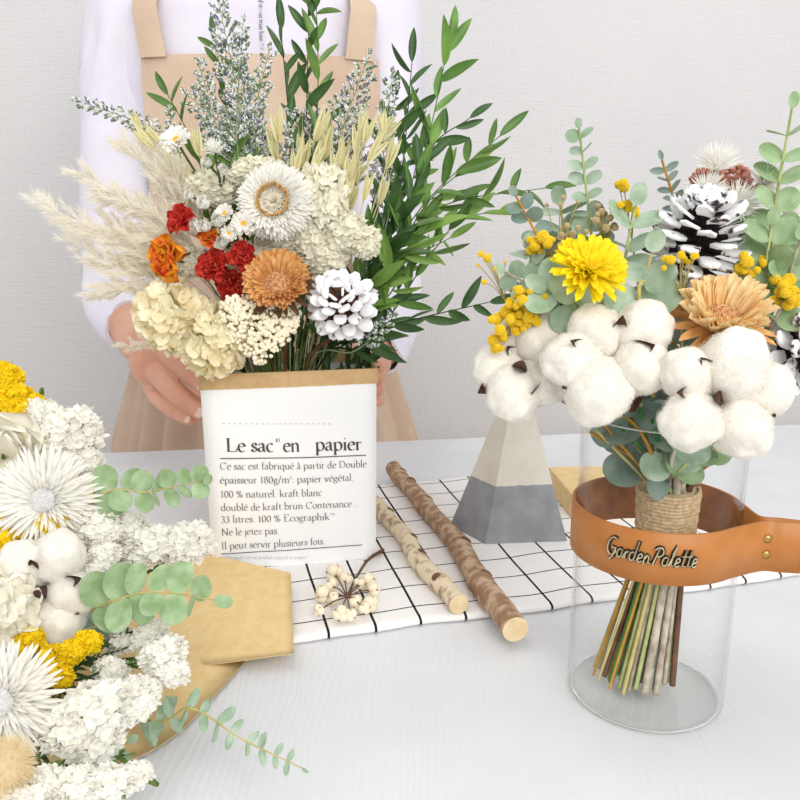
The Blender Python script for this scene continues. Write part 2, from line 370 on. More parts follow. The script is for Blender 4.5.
# ------------------------------------------------------------------ lettering
def Aa(cx,cy,rx,ry,a0,a1,n=12): return [(cx+rx*math.cos(math.radians(a0+(a1-a0)*i/n)),cy+ry*math.sin(math.radians(a0+(a1-a0)*i/n))) for i in range(n+1)]
X_=.42
def sr(x,y,w=.07): return [(x-w,y),(x+w,y)]
def fl_(x,y): return [(x-.08,y-.05),(x,y)]
GL={
'L':(.56,[[(.13,.66),(.13,0)],sr(.13,.65,.09),[(.05,.01),(.5,.01),(.54,.15)]]),
'C':(.66,[Aa(.36,.33,.29,.33,48,312,18),[(.56,.5),(.57,.64)]]),
'D':(.72,[[(.13,.66),(.13,0)],[(.05,.65),(.3,.65)]+Aa(.3,.33,.33,.32,90,-90)+[(.05,.01)]]),
'E':(.58,[[(.13,.66),(.13,0)],[(.05,.65),(.48,.65),(.5,.54)],[(.13,.35),(.4,.35)],[(.05,.01),(.5,.01),(.54,.14)]]),
'I':(.3,[[(.14,.66),(.14,0)],sr(.14,.65,.09),sr(.14,.01,.09)]),
'N':(.72,[[(.12,.65),(.12,0)],[(.08,.65),(.58,.0)],[(.58,.65),(.58,.0)],sr(.12,.01,.08),sr(.58,.65,.08)]),
'P':(.55,[[(.13,.66),(.13,0)],[(.05,.65),(.28,.65)]+Aa(.28,.49,.19,.16,90,-90)+[(.13,.33)],sr(.13,.01,.09)]),
'T':(.6,[[(.3,.66),(.3,0)],[(.04,.54),(.05,.65),(.55,.65),(.56,.54)],sr(.3,.01)]),
'W':(.9,[[(.04,.65),(.24,.0),(.43,.6),(.62,.0),(.82,.65)]]),
'M':(.84,[[(.12,.65),(.12,0)],[(.12,.65),(.4,.05),(.68,.65)],[(.68,.65),(.68,0)]]),
'a':(.4,[[(.07,.33)]+Aa(.18,.31,.1,.11,150,0,8)+[(.28,.08),(.33,.01),(.38,.04)],[(.28,.25),(.16,.21)]+Aa(.14,.11,.09,.1,110,290,8)+[(.22,.03),(.28,.09)]]),
'b':(.48,[[(.1,.72),(.1,.04)],fl_(.1,.72),Aa(.25,.21,.17,.21,150,-150,18)]),
'c':(.38,[Aa(.22,.21,.17,.21,50,310,14)]),
'd':(.48,[[(.36,.72),(.36,.02),(.44,.03)],fl_(.36,.72),Aa(.22,.21,.17,.21,30,330,18)]),
'e':(.4,[[(.06,.25),(.36,.27)]+Aa(.21,.25,.15,.17,8,180,8)+Aa(.22,.21,.17,.21,180,315,8)]),
'f':(.28,[[(.12,0),(.12,.55)]+Aa(.24,.58,.12,.13,180,60,6),[(.03,.4),(.25,.4)],sr(.12,.01)]),
'g':(.42,[Aa(.19,.29,.13,.13,0,360,16),[(.27,.38),(.4,.4)],[(.12,.18),(.07,.1),(.2,.05),(.34,.0)]+Aa(.2,-.09,.15,.1,20,-200,12)+[(.12,.04)]]),
'h':(.5,[[(.1,.72),(.1,0)],fl_(.1,.72),[(.1,.3)]+Aa(.25,.28,.13,.14,140,0,8)+[(.38,0)],sr(.1,.01),sr(.38,.01)]),
'i':(.23,[[(.11,.42),(.11,0)],fl_(.11,.41),sr(.11,.01),[(.1,.6),(.125,.575)]]),
'j':(.22,[[(.12,.42),(.12,-.1),(.03,-.2)],fl_(.12,.41),[(.11,.6),(.135,.575)]]),
'k':(.48,[[(.1,.72),(.1,0)],fl_(.1,.72),[(.12,.2),(.36,.41)],[(.18,.25),(.42,.01)],sr(.1,.01)]),
'l':(.23,[[(.11,.72),(.11,0)],fl_(.11,.72),sr(.11,.01)]),
'm':(.74,[[(.1,.42),(.1,0)],fl_(.1,.41),[(.1,.3)]+Aa(.24,.28,.12,.14,140,0,8)+[(.36,0)],[(.36,.3)]+Aa(.5,.28,.12,.14,140,0,8)+[(.62,0)],sr(.1,.01),sr(.36,.01),sr(.62,.01)]),
'n':(.5,[[(.1,.42),(.1,0)],fl_(.1,.41),[(.1,.3)]+Aa(.25,.28,.13,.14,140,0,8)+[(.38,0)],sr(.1,.01),sr(.38,.01)]),
'o':(.45,[Aa(.22,.21,.17,.21,0,360,20)]),
'p':(.48,[[(.1,.42),(.1,-.22)],fl_(.1,.41),Aa(.25,.21,.17,.21,150,-150,18),sr(.1,-.21)]),
'q':(.48,[[(.37,.42),(.37,-.22)],Aa(.22,.21,.17,.21,30,330,18),sr(.37,-.21)]),
'r':(.34,[[(.1,.42),(.1,0)],fl_(.1,.41),[(.1,.28),(.18,.4),(.3,.37)],sr(.1,.01)]),
's':(.32,[[(.26,.31),(.25,.38)]+Aa(.17,.32,.1,.1,60,200,7)+[(.16,.22)]+Aa(.16,.11,.11,.1,50,-150,8)+[(.05,.12)]]),
't':(.3,[[(.13,.52),(.13,.08),(.2,.01),(.28,.05)],[(.03,.4),(.27,.4)]]),
'u':(.5,[[(.1,.41),(.1,.14)]+Aa(.22,.14,.12,.13,180,330,6),[(.38,.41),(.38,.0),(.45,.02)],fl_(.1,.41),fl_(.38,.41)]),
'v':(.44,[[(.04,.41),(.21,.0)],[(.21,.0),(.38,.41)],sr(.05,.41),sr(.38,.41,.05)]),
'w':(.64,[[(.04,.41),(.18,.0),(.31,.38),(.44,.0),(.58,.41)]]),
'z':(.4,[[(.05,.33),(.05,.4),(.33,.4),(.05,.02),(.34,.02),(.36,.1)]]),
'0':(.44,[Aa(.21,.31,.16,.31,0,360,20)]),'1':(.34,[[(.17,.62),(.17,0)],fl_(.17,.61),sr(.17,.01)]),
'8':(.44,[Aa(.21,.47,.13,.15,0,360,14),Aa(.21,.16,.16,.16,0,360,14)]),
'3':(.4,[Aa(.18,.47,.13,.15,150,-90,10)+Aa(.18,.16,.15,.16,90,-150,10)]),
'2':(.4,[Aa(.19,.46,.13,.16,160,-20,8)+[(.05,.02),(.36,.02)]]),
'%':(.62,[Aa(.15,.48,.1,.13,0,360,12),Aa(.44,.14,.1,.13,0,360,12),[(.46,.62),(.12,0)]]),
'.':(.2,[[(.08,.03),(.115,.03)]]),':':(.2,[[(.08,.03),(.115,.03)],[(.08,.38),(.115,.38)]]),
'/':(.34,[[(.3,.7),(.03,-.08)]]),' ':(.24,[]),'#':(.5,[[(.15,0),(.2,.6)],[(.32,0),(.37,.6)],[(.05,.2),(.45,.2)],[(.05,.4),(.45,.4)]])}
ACC={'é':('e',[[(.2,.5),(.31,.64)]]),'à':('a',[[(.13,.64),(.24,.5)]])}
def ribbon(pts,wf):
    pts=np.array(pts,float); n=len(pts); V=[]
    for i in range(n):
        t=pts[min(i+1,n-1)]-pts[max(i-1,0)]; t=t/(np.hypot(*t)+1e-9); nn=np.array([-t[1],t[0]]); w=wf(math.atan2(t[1],t[0]))
        V+= [tuple(pts[i]+nn*w/2),tuple(pts[i]-nn*w/2)]
    return V,[(2*i,2*i+1,2*i+3,2*i+2) for i in range(n-1)]
def text_tpl(s,size,thick=.085,thin=.03,shear=0,track=0,nib=20):
    wf=lambda d:max(thin,thick*abs(math.sin(d-math.radians(nib))))
    V=[];F=[];x=0
    def put(strokes,x0,sc=1,dy=0):
        for st in strokes:
            if len(st)==2 and abs(st[0][1]-st[1][1])<.001 and st[1][0]-st[0][0]<.05: v,f=[(st[0][0],-.01),(st[1][0]+.03,-.01),(st[1][0]+.03,.06),(st[0][0],.06)],[(0,1,2,3)]; v=[(a,b+st[0][1]-.03) for a,b in v]
            else: v,f=ribbon(st,wf)
            k=len(V); V.extend([((x0+a*sc+shear*b)*size,(b*sc+dy)*size,0) for a,b in v]); F.extend([tuple(i+k for i in q) for q in f])
    for ch in s:
        if ch=='²': put(GL['2'][1],x,.5,.34); x+=.22; continue
        if ch=='™': put(GL['T'][1],x,.35,.42); put(GL['M'][1],x+.2,.35,.42); x+=.5; continue
        ex=[]
        if ch in ACC: ch,ex=ACC[ch]
        adv,st=GL[ch]; put(st,x); put(ex,x); x+=adv+track
    return (np.array(V,float),[np.array(F)]),x*size
def word_part(name,items,parent,frame_fn,m):    # items: (string,x,z,width,size)
    mb=MB()
    for (s,x,z,w,size,th,k) in items:
        t,adv=text_tpl(s,size,th); V=t[0].copy(); V[:,0]*=w/adv
        W=np.array([frame_fn(x+a,z+b+k*a) for a,b,_ in V]); mb.add((W,t[1]),smooth=False)
    return part(name,mb.build(name,m),parent)

# ------------------------------------------------------------------ paper bag
BL=G(213,571,CT); BR=G(376,558,CT); BR=BL+nrm(BR-BL)*np.linalg.norm(BR-BL)
bw=np.linalg.norm((BR-BL)[:2]); bx=nrm([BR[0]-BL[0],BR[1]-BL[1],0]); by=np.array([-bx[1],bx[0],0])
ztop=P(290,371,(BL[1]+BR[1])/2+.002)[2]; BH=ztop-CT; BD=.125
bagc=(BL+BR)/2+by*BD/2
bag=thing('paper_bag','white printed paper bag with rolled brown kraft rim holding the left upright bouquet','bag',(bagc[0],bagc[1],CT))
def bl(u,d,z):   # bag local: u along front from left, d depth, z up
    q=BL+bx*u+by*d; return np.array([q[0]-bagc[0],q[1]-bagc[1],z])
tw=.002
def bagcorner(k,z):
    t=z/BH; fl=tw*t
    g=[(-fl,0),(bw+fl,0),(bw+fl+.004,BD),(-fl-.008*1,BD)][k]
    return g
def bagwall(z0,z1,off,nz=14,ns=12):
    V=[];n=0
    for i in range(nz+1):
        z=z0+(z1-z0)*i/nz; cs=[bagcorner(k,z) for k in range(4)]
        for s in range(4):
            a=cs[s];b=cs[(s+1)%4]
            for j in range(ns):
                t=j/ns; u=a[0]*(1-t)+b[0]*t; d=a[1]*(1-t)+b[1]*t
                bulge=math.sin(PI*t)*(math.sin(PI*min(1,z/BH*.9+.05))*.004+.0012*mnoise.noise(Vector((u*30,z*30,s*3))))
                nx_,ny_=[(0,-1),(1,0),(0,1),(-1,0)][s]
                if s in(1,3): bulge*=-.3
                corner=off*(1)
                cu=u+nx_*(bulge+off)+(off*(-1 if u<bw/2 else 1) if s in(0,2) and j==0 else 0)
                cdp=d+ny_*(bulge+off)+(off*(1 if d>BD/2 else -1) if s in(1,3) and j==0 else 0)
                V.append(bl(cu,cdp,z))
    return (np.array(V),[gridF(nz+1,ns*4,True)])
CH=.0155
mb=MB().add(bagwall(0,BH-CH*.5,0)); mb.add(bagwall(BH-CH,BH-.0005,-.0012),mi=1)
mb.add((np.array([bl(0,0,.0006),bl(bw,0,.0006),bl(bw,BD,.0006),bl(0,BD,.0006)]),[np.array([(0,1,2,3)])]),mi=1,smooth=False)
part('bag_body',mb.build('bag_body',[m_paper,m_kraftin]),bag)
mb=MB(); mb.add(bagwall(BH-CH,BH,.0014,nz=6)); 
a=bagwall(BH-CH,BH,-.0016,nz=6); mb.add((a[0],[f[:,::-1] for f in a[1]]))
# rim top strip
t0=bagwall(BH-.0001,BH,.0014,nz=1); t1=bagwall(BH-.0001,BH,-.0016,nz=1); n_=48
mb.add((np.vstack([t0[0][-n_:],t1[0][-n_:]]),[gridF(2,n_,True)]))
t0=bagwall(BH-CH,BH,.0014,nz=1); t1=bagwall(BH-CH,BH,0,nz=1)
mb.add((np.vstack([t1[0][:n_],t0[0][:n_]]),[gridF(2,n_,True)]))
part('kraft_cuff',mb.build('kraft_cuff',m_kraft),bag,label='rolled brown kraft rim of the bag')
def ff(x,z):   # x in px from left edge (at 205), z in px of photo y -> bag front surface
    u=x; t=min(max((u+.002)/bw,0),1)
    b=math.sin(PI*t)*(math.sin(PI*min(1,z/BH*.9+.05))*.004+.0012*mnoise.noise(Vector((u*30,z*30,0))))
    return bl(u,-b-.0007,z)
def px2bag(px,py):
    # intersect the pixel ray with the bag's front plane
    d=ray(px,py); o=np.array([0,0,H]); n=by; t=((BL-o)@n)/(d@n); q=o+d*t
    return (q-BL)@bx, q[2]-CT
lines=[("Le",226,246,451,.60),("sac",251,274,450.8,0),("en",283,300,450.4,0),("papier",315,362,449.6,0)]
items=[]
def cw(s): return text_tpl(s,1)[1]
def addline(s,x0,x1,yb,cap_px,th,y1=None):
    u0,z0=px2bag(x0,yb); u1,ze=px2bag(x1,yb if y1 is None else y1); _,z1=px2bag(x0,yb-cap_px); size=(z1-z0)/.66
    return (s,u0,z0,u1-u0,size,th,(ze-z0)/(u1-u0))
tl=[addline(s,x0,x1,yb,13.2,.115) for s,x0,x1,yb,_ in lines]
word_part('title_print',tl,bag,ff,m_inkd)
word_part('superscript_print',[addline('#1',275,280.5,441,4,.1)],bag,ff,m_ink)
bl_=[("Ce sac est fabriqué à partir de Double",220,366.5,469,7,466.7),("épaisseur 180g/m²: papier végétal.",220,353.5,483,7,480),("100 % naturel. kraft blanc",220.5,322,497,7,494.5),("doublé de kraft brun Contenance .",221,356,510.5,7,506),("33 litres. 100 % Ecographik™",221,335,522.5,7,518.7),("Ne le jetez pas.",221.5,279,535,7,533),("Il peut servir plusieurs fois.",221.5,325,549,7,543.5)]
word_part('text_print',[addline(s,a,b,y,c,.095,y1) for s,a,b,y,c,y1 in bl_],bag,ff,m_ink)
word_part('small_print',[addline("Ce papier est un produit original en papier™",226,309,558.5,3.6,.09)],bag,ff,m_inkl)
def rule(x0,x1,y,w,m,name,dash=0,y1=None):
    u0,z_=px2bag(x0,y); u1,ze=px2bag(x1,y if y1 is None else y1); mb=MB(); n=40
    for i in range(n):
        if dash and i%2: continue
        a=u0+(u1-u0)*i/n; b=u0+(u1-u0)*(i+1)/n; z=z_+(ze-z_)*(i+.5)/n
        mb.add((np.array([ff(a,z),ff(b,z),ff(b,z+w),ff(a,z+w)]),[np.array([(0,1,2,3)])]),smooth=False)
    part(name,mb.build(name,m),bag)
rule(220,366,458.5,.0010,m_inkd,'ruled_line',0,455.4); rule(221,362,554,.0009,m_inkd,'ruled_line',0,545); rule(222,333,423.5,.0008,m_inkl,'stitch_line',1)

# ------------------------------------------------------------------ generic flower assembler
def stem_mesh(p0,p1,face,r,m,name='stem',bow=.22,via=None,sides=6):
    # local to p0; p1 is the head, face its outward direction
    p0=np.asarray(p0);p1=np.asarray(p1); d=np.linalg.norm(p1-p0)
    pts=[p0-p0]
    if via is not None: pts+= [np.asarray(v)-p0 for v in via]
    pts.append(p1-np.asarray(face)*d*bow-p0); pts.append(p1-p0)
    return MB().add(tube(smooth_path(pts,18),r,sides)).build(name,m)
def flower(name,label,cat,parts,pos,face,size,base,sm=None,sr=.0012,group=None,roll=None,sc=(1,1,1),via=None,stem=True,bow=.22):
    face=nrm(face); roll=rnd.random()*6.28 if roll is None else roll
    t=thing(name,label,cat,base,group)
    R=FZ(face,roll,size)*np.array(sc)[None,:]
    p=np.asarray(pos)-np.asarray(base); out=[]
    for pn,me in parts: out.append(part(pn,me,t,M4(R,p)))
    if stem: part('stem',stem_mesh(base,np.asarray(pos)-face*size*.1,face,sr,sm or m_stemg,via=via,bow=bow),t)
    return t
_c={}
def cached(key,fn):
    if key not in _c: _c[key]=fn()
    return _c[key]

# ray flowers, unit radius
def rayhead(name,m,rings,seedm=None,mats=None):
    mb=MB()
    for (n,Ln,Wd,el,r0,z0,p,q,bend,mi) in rings:
        for i in range(n):
            t=petal(Ln*(.92+.16*rnd.random()),Wd*(.85+.3*rnd.random()),p,q,6,4,bend=bend*Ln,cup=.5)
            az=2*PI*(i+rnd.random()*.6)/n; e=math.radians(el+rnd.uniform(-7,7)); d=(math.cos(az)*math.cos(e),math.sin(az)*math.cos(e),math.sin(e))
            up=(-math.cos(az)*math.sin(e),-math.sin(az)*math.sin(e),math.cos(e))
            mb.add(t,FX(d,up,rnd.uniform(-.25,.25)),(math.cos(az)*r0,math.sin(az)*r0,z0),mi)
    return mb.build(name,mats or m)
def dome(name,m,r,h,n,br,z=0,pointy=0):
    mb=MB(); mb.add(sphere(14,8,1,r,r,h),None,(0,0,z)); sp_=sphere(6,4,br)
    if pointy: sp_=(sp_[0]*np.array([1,1,pointy]),sp_[1])
    for i in range(n):
        rr=math.sqrt((i+.5)/n); a=i*2.39996; x=r*rr*math.cos(a);y=r*rr*math.sin(a); zz=h*math.sqrt(max(0,1-rr*rr*.98))
        mb.add(sp_,FZ((x/r/r,y/r/r,zz/h/h+.3)),(x,y,z+zz))
    return mb.build(name,m)
def straw_white_parts(k=0):
    return cached(('sw',k),lambda:[('petals',rayhead('petals',m_white,[(60,.78,.14,-4,.22,-.04,.5,.5,.06,0),(60,.77,.14,5,.22,0,.5,.5,.06,0),(58,.72,.13,13,.24,.03,.5,.5,.06,0),(56,.64,.13,22,.26,.05,.5,.55,.05,0),(50,.54,.12,32,.3,.06,.5,.6,.03,0),(46,.4,.1,46,.34,.06,.5,.6,.0,0),(40,.3,.1,72,.38,.05,.5,.5,.0,2),(36,.3,.13,84,.4,.06,.5,.4,.05,1)],mats=[m_white,m_orc,m_cream])),
        ('flower_centre',rayhead('flower_centre',m_cream,[(30,.3,.06,28,.02,.04,.5,.9,-.2,0),(24,.3,.06,50,.0,.05,.5,.9,0,0),(12,.3,.05,76,.0,.05,.5,.9,0,0)]))])
def straw_spiky_parts(k=0):
    return cached(('ss',k),lambda:[('petals',rayhead('petals',m_white,[(44,1,.13,0,.12,0,.35,.6,.04,0),(44,.97,.12,9,.12,.02,.35,.6,.05,0),(40,.9,.12,18,.12,.04,.35,.65,.05,0),(36,.82,.11,28,.12,.06,.35,.7,.06,0),(32,.7,.1,40,.14,.07,.35,.8,.05,0),(24,.45,.09,55,.18,.07,.35,.8,.0,0)],mats=[m_white])),
        ('flower_centre',dome('flower_centre',m_greyc,.24,.16,160,.018,.16,1.6))])
def straw_yellow_parts():
    return cached('sy',lambda:[('petals',rayhead('petals',m_yel,[(22,1,.24,2,.1,0,.4,.22,.1,0),(22,.97,.24,14,.08,.04,.4,.22,.1,0),(22,.86,.2,28,.07,.08,.4,.3,.15,0),(22,.68,.17,34,.06,.1,.4,.5,.15,0),(16,.46,.12,56,.04,.12,.4,.5,.0,0)])),
        ('flower_centre',dome('flower_centre',m_yelc,.16,.2,70,.022,.14,1.8))])
def protea_parts(pale=False):
    return cached(('pr',pale),lambda:[('bracts',rayhead('bracts',None,[(30 if pale else 40,.76,.2,(34 if pale else 20),.28,-.05,.45,.2,.16,0),(30 if pale else 40,.72,.18,(44 if pale else 30),.3,.0,.45,.22,.12,0),(30 if pale else 36,.56,.13,(54 if pale else 44),.32,.02,.45,.3,.1,1),(22,.36,.07,60,.34,.03,.4,.6,0,1),(24,.85,.2,-6,.2,-.12,.5,.5,.1,2)],mats=[m_protp if pale else m_prot,m_prot if not pale else m_protp,m_stemb if not pale else m_prot])),
        ('flower_disc',dome('flower_disc',m_protc,.38,.17,230,.022,.02,1.7))])
def daisy_parts():
    return cached('da',lambda:[('petals',rayhead('petals',m_white,[(14,.9,.42,6,.12,0,.4,.3,.12,0),(12,.8,.38,22,.1,.03,.4,.3,.15,0)])),('flower_centre',dome('flower_centre',m_yelc,.3,.14,60,.035,.05))])
def bud_parts():
    return cached('bu',lambda:[('petals',rayhead('petals',m_white,[(12,1.4,.95,40,.12,-.6,.45,.4,.55,0),(10,1.35,.9,54,.1,-.6,.45,.4,.5,0),(9,1.3,.8,66,.05,-.6,.45,.4,.42,0),(7,1.25,.6,76,.02,-.6,.45,.4,.3,0)])),('bud_core',MB().add(sphere(12,8,.62)).build('bud_core',m_white))])
def tuft_parts():
    return cached('tu',lambda:[('petals',rayhead('petals',m_white,[(20,1.1,.13,25,.1,-.2,.4,.9,.05,0),(22,1.15,.12,45,.1,-.2,.4,.9,.05,0),(20,1.2,.12,62,.08,-.2,.4,.9,.0,0),(14,1.2,.1,78,.05,-.2,.4,.9,.0,0)]))])
def rose_parts(kind,k=0):
    def f():
        mats=[{'r':m_red,'o':m_ora,'y':m_yro}[kind],{'r':m_ora2,'o':m_red,'y':m_ora}[kind]]
        mb=MB(); n=22
        for i in range(n):
            t=i/n; az=i*2.4; e=math.radians(80-62*t+rnd.uniform(-6,6)); Ln=.62+.42*t
            pt=petal(Ln,.5+.5*t,.35,.16,7,7,bend=-.15*Ln,cup=.45,ruf=.11)
            d=(math.cos(az)*math.cos(e),math.sin(az)*math.cos(e),math.sin(e)); up=(-math.cos(az)*math.sin(e),-math.sin(az)*math.sin(e),math.cos(e))
            mb.add(pt,FX(d,up,rnd.uniform(-.3,.3)),(math.cos(az)*.1*t,math.sin(az)*.1*t,-.45),(1 if rnd.random()<.35 else 0))
        sep=MB()
        for i in range(6):
            az=i*PI/3; d=(math.cos(az)*.8,math.sin(az)*.8,.2); sep.add(petal(.6,.26,.5,.9,5,3,bend=-.2),FX(d,(0,0,1)),(0,0,-.5))
        sep.add(sphere(8,6,.2),None,(0,0,-.52))
        return [('petals',mb.build('petals',mats)),('sepals',sep.build('sepals',m_stemg))]
    return cached(('ro',kind,k),f)
def ruffle(seed):
    r=random.Random(seed); ph=r.random()*6; k=r.choice([4,5])
    def f(u,v):
        a=2*PI*v; rr=u*(1+.15*math.sin(k*a+ph)*u); z=.5*u*u+.3*u*math.sin(k*a+ph)+.16*u*math.sin((k*2+1)*a)
        return (rr*math.cos(a),rr*math.sin(a),z)
    return grid(f,4,16,True)
def statice_me(m,k=0,n=170,fs=.17,sx=1,sy=1):
    def f():
        mb=MB(); tps=[ruffle(i) for i in range(4)]
        R=[[] for _ in tps];Pp=[[] for _ in tps]
        for i in range(n):
            z=1-1.55*(i+.5)/n; a=i*2.39996; rr=math.sqrt(max(0,1-z*z)); d=np.array([rr*math.cos(a),rr*math.sin(a),z])
            lump=1+.16*mnoise.noise(Vector(d*2.3+k*5))+.05*rnd.random()
            dj=nrm(d+nr.normal(size=3)*.35); j=rnd.randrange(4)
            R[j].append(FZ(dj,rnd.random()*6,fs*(.75+.55*rnd.random()))); Pp[j].append(d*(lump-.1))
        for j,t in enumerate(tps):
            if Pp[j]: mb.many(t,np.array(R[j]),np.array(Pp[j]),0)
        mb.add(sphere(12,8,.72),None,(0,0,0),1)
        return mb.build('florets',[m,MT['straw stem'] if 'yellow' in m.name else MT['statice calyx']])
    return cached(('st',m.name,k,n,fs),f)
def hyd_me(m,k=0,n=40,ps=.46):
    def f():
        mb=MB(); 
        for i in range(n):
            z=1-1.4*(i+.5)/n; a=i*2.39996+k; rr=math.sqrt(max(0,1-z*z)); d=np.array([rr*math.cos(a),rr*math.sin(a),z]); dj=nrm(d+nr.normal(size=3)*.3); F0=FZ(dj,rnd.random()*6)
            off=d*(.72+.1*rnd.random())
            for q in range(4):
                an=q*PI/2+rnd.uniform(-.2,.2); e=rnd.uniform(.1,.8); dl=F0@np.array([math.cos(an)*math.cos(e),math.sin(an)*math.cos(e),math.sin(e)])
                mb.add(petal(ps*(.8+.4*rnd.random()),ps*.95,.5,.3,6,5,bend=.02,cup=rnd.uniform(-.3,.4),ruf=.07),FX(dl,dj,rnd.uniform(-.3,.3)),off)
        mb.add(sphere(12,8,.6),None,(0,0,0))
        return mb.build('petals',m)
    return cached(('hy',m.name,k),f)
def pinecone_me(white=.5,k=0,dark=False,n=95):
    def scale_t(w0):
        # thick wedge scale, x outwards, rounded end
        def up_(u,v):
            x=v*2-1; w=.07+.17*u**.8 if u<.75 else (.07+.17*.79)*math.sqrt(max(0,1-((u-.75)/.27)**2))*1.02
            return (u,x*w,.035+.03*(1-abs(x))*u-.02*u+.05*u*u)
        a=grid(up_,9,6); b=(a[0]*np.array([1,1,1])-np.array([0,0,.07]),[f[:,::-1] for f in a[1]])
        rim=[]; nv=6;nu=9
        idx=[i*nv for i in range(nu)]+[(nu-1)*nv+j for j in range(1,nv)]+[i*nv+nv-1 for i in range(nu-2,-1,-1)]
        V=np.vstack([a[0],b[0]]); o=len(a[0]); F=[gridF(nu,nv),gridF(nu,nv)[:,::-1]+o,np.array([(idx[i],idx[i]+o,idx[i+1]+o,idx[i+1]) for i in range(len(idx)-1)])]
        return V,F,nu,nv
    def f():
        V,F,nu,nv=scale_t(0); mb=MB(); nw=(V,F)
        # split faces into bare wood (inner) and painted tip
        u=V[:,0]
        FT=[];FB=[]
        for fa in F:
            um=u[fa].mean(1); FT.append(fa[um>white]); FB.append(fa[um<=white])
        RT=[];PT=[]
        for i in range(n):
            t=(i+.5)/n; zc=-.95+1.85*t; az=i*2.39996
            rad=math.sin(PI*min(1,.16+.84*(1-t))**.8) if False else math.sqrt(max(.02,1-((t-.35)/.68)**2)) if t>.35 else .75+.25*(t/.35)
            ln=.95*rad*(.95+.1*rnd.random())+.1; el=math.radians(-18+75*t**1.3+rnd.uniform(-5,5))
            d=np.array([math.cos(az)*math.cos(el),math.sin(az)*math.cos(el),math.sin(el)]); up=np.array([-math.cos(az)*math.sin(el),-math.sin(az)*math.sin(el),math.cos(el)])
            R=FX(d,up,rnd.uniform(-.12,.12),ln)
            wscale=.85/max(.45,ln); R[:,1]*=min(1.5,max(.9,wscale)); RT.append(R); PT.append((0,0,zc*.72))
        RT=np.array(RT);PT=np.array(PT)
        mb.many((V,FT),RT,PT,0); mb.many((V,FB),RT,PT,1)
        mb2=MB().add(sphere(10,8,1,.2,.2,.85)); 
        return [('scales',mb.build('scales',[m_frostb if dark else m_frosta,m_coned if dark else m_cone])),('core',mb2.build('core',m_coned))]
    return cached(('pc',white,k,dark),f)
def berries_me(m,n,br,name='berries',flat=1.,k=0):
    def f():
        s=sphere(8,6,br); mb=MB();R=[];Pp=[]
        for layer,(rad,nn) in enumerate(((1,n),(.85,n//2))):
            for i in range(nn):
                z=1-1.3*(i+.5)/nn; a=i*2.39996+layer; rr=math.sqrt(max(0,1-z*z)); d=np.array([rr*math.cos(a),rr*math.sin(a),z*flat]); l=1+.14*mnoise.noise(Vector(d*2+k*3))
                R.append(np.eye(3)*(.8+.4*rnd.random())); Pp.append(d*rad*l+nr.normal(size=3)*.02)
        mb.many(s,np.array(R),np.array(Pp)); return mb.build(name,m)
    return cached(('be',m.name,n,k),f)
def ball_me(m,k=0,n=130):
    def f():
        mb=MB(); t=sphere(5,4,.16); R=[];Pp=[]
        for i in range(n):
            z=1-2*(i+.5)/n; a=i*2.39996; rr=math.sqrt(1-z*z); d=np.array([rr*math.cos(a),rr*math.sin(a),z]); R.append(FZ(d,0,.8+.5*rnd.random())); Pp.append(d*(.9+.12*rnd.random()))
        mb.many(t,np.array(R),np.array(Pp)); mb.add(sphere(10,8,.88)); return mb.build('blossom',m)
    return cached(('ba',m.name,k),f)
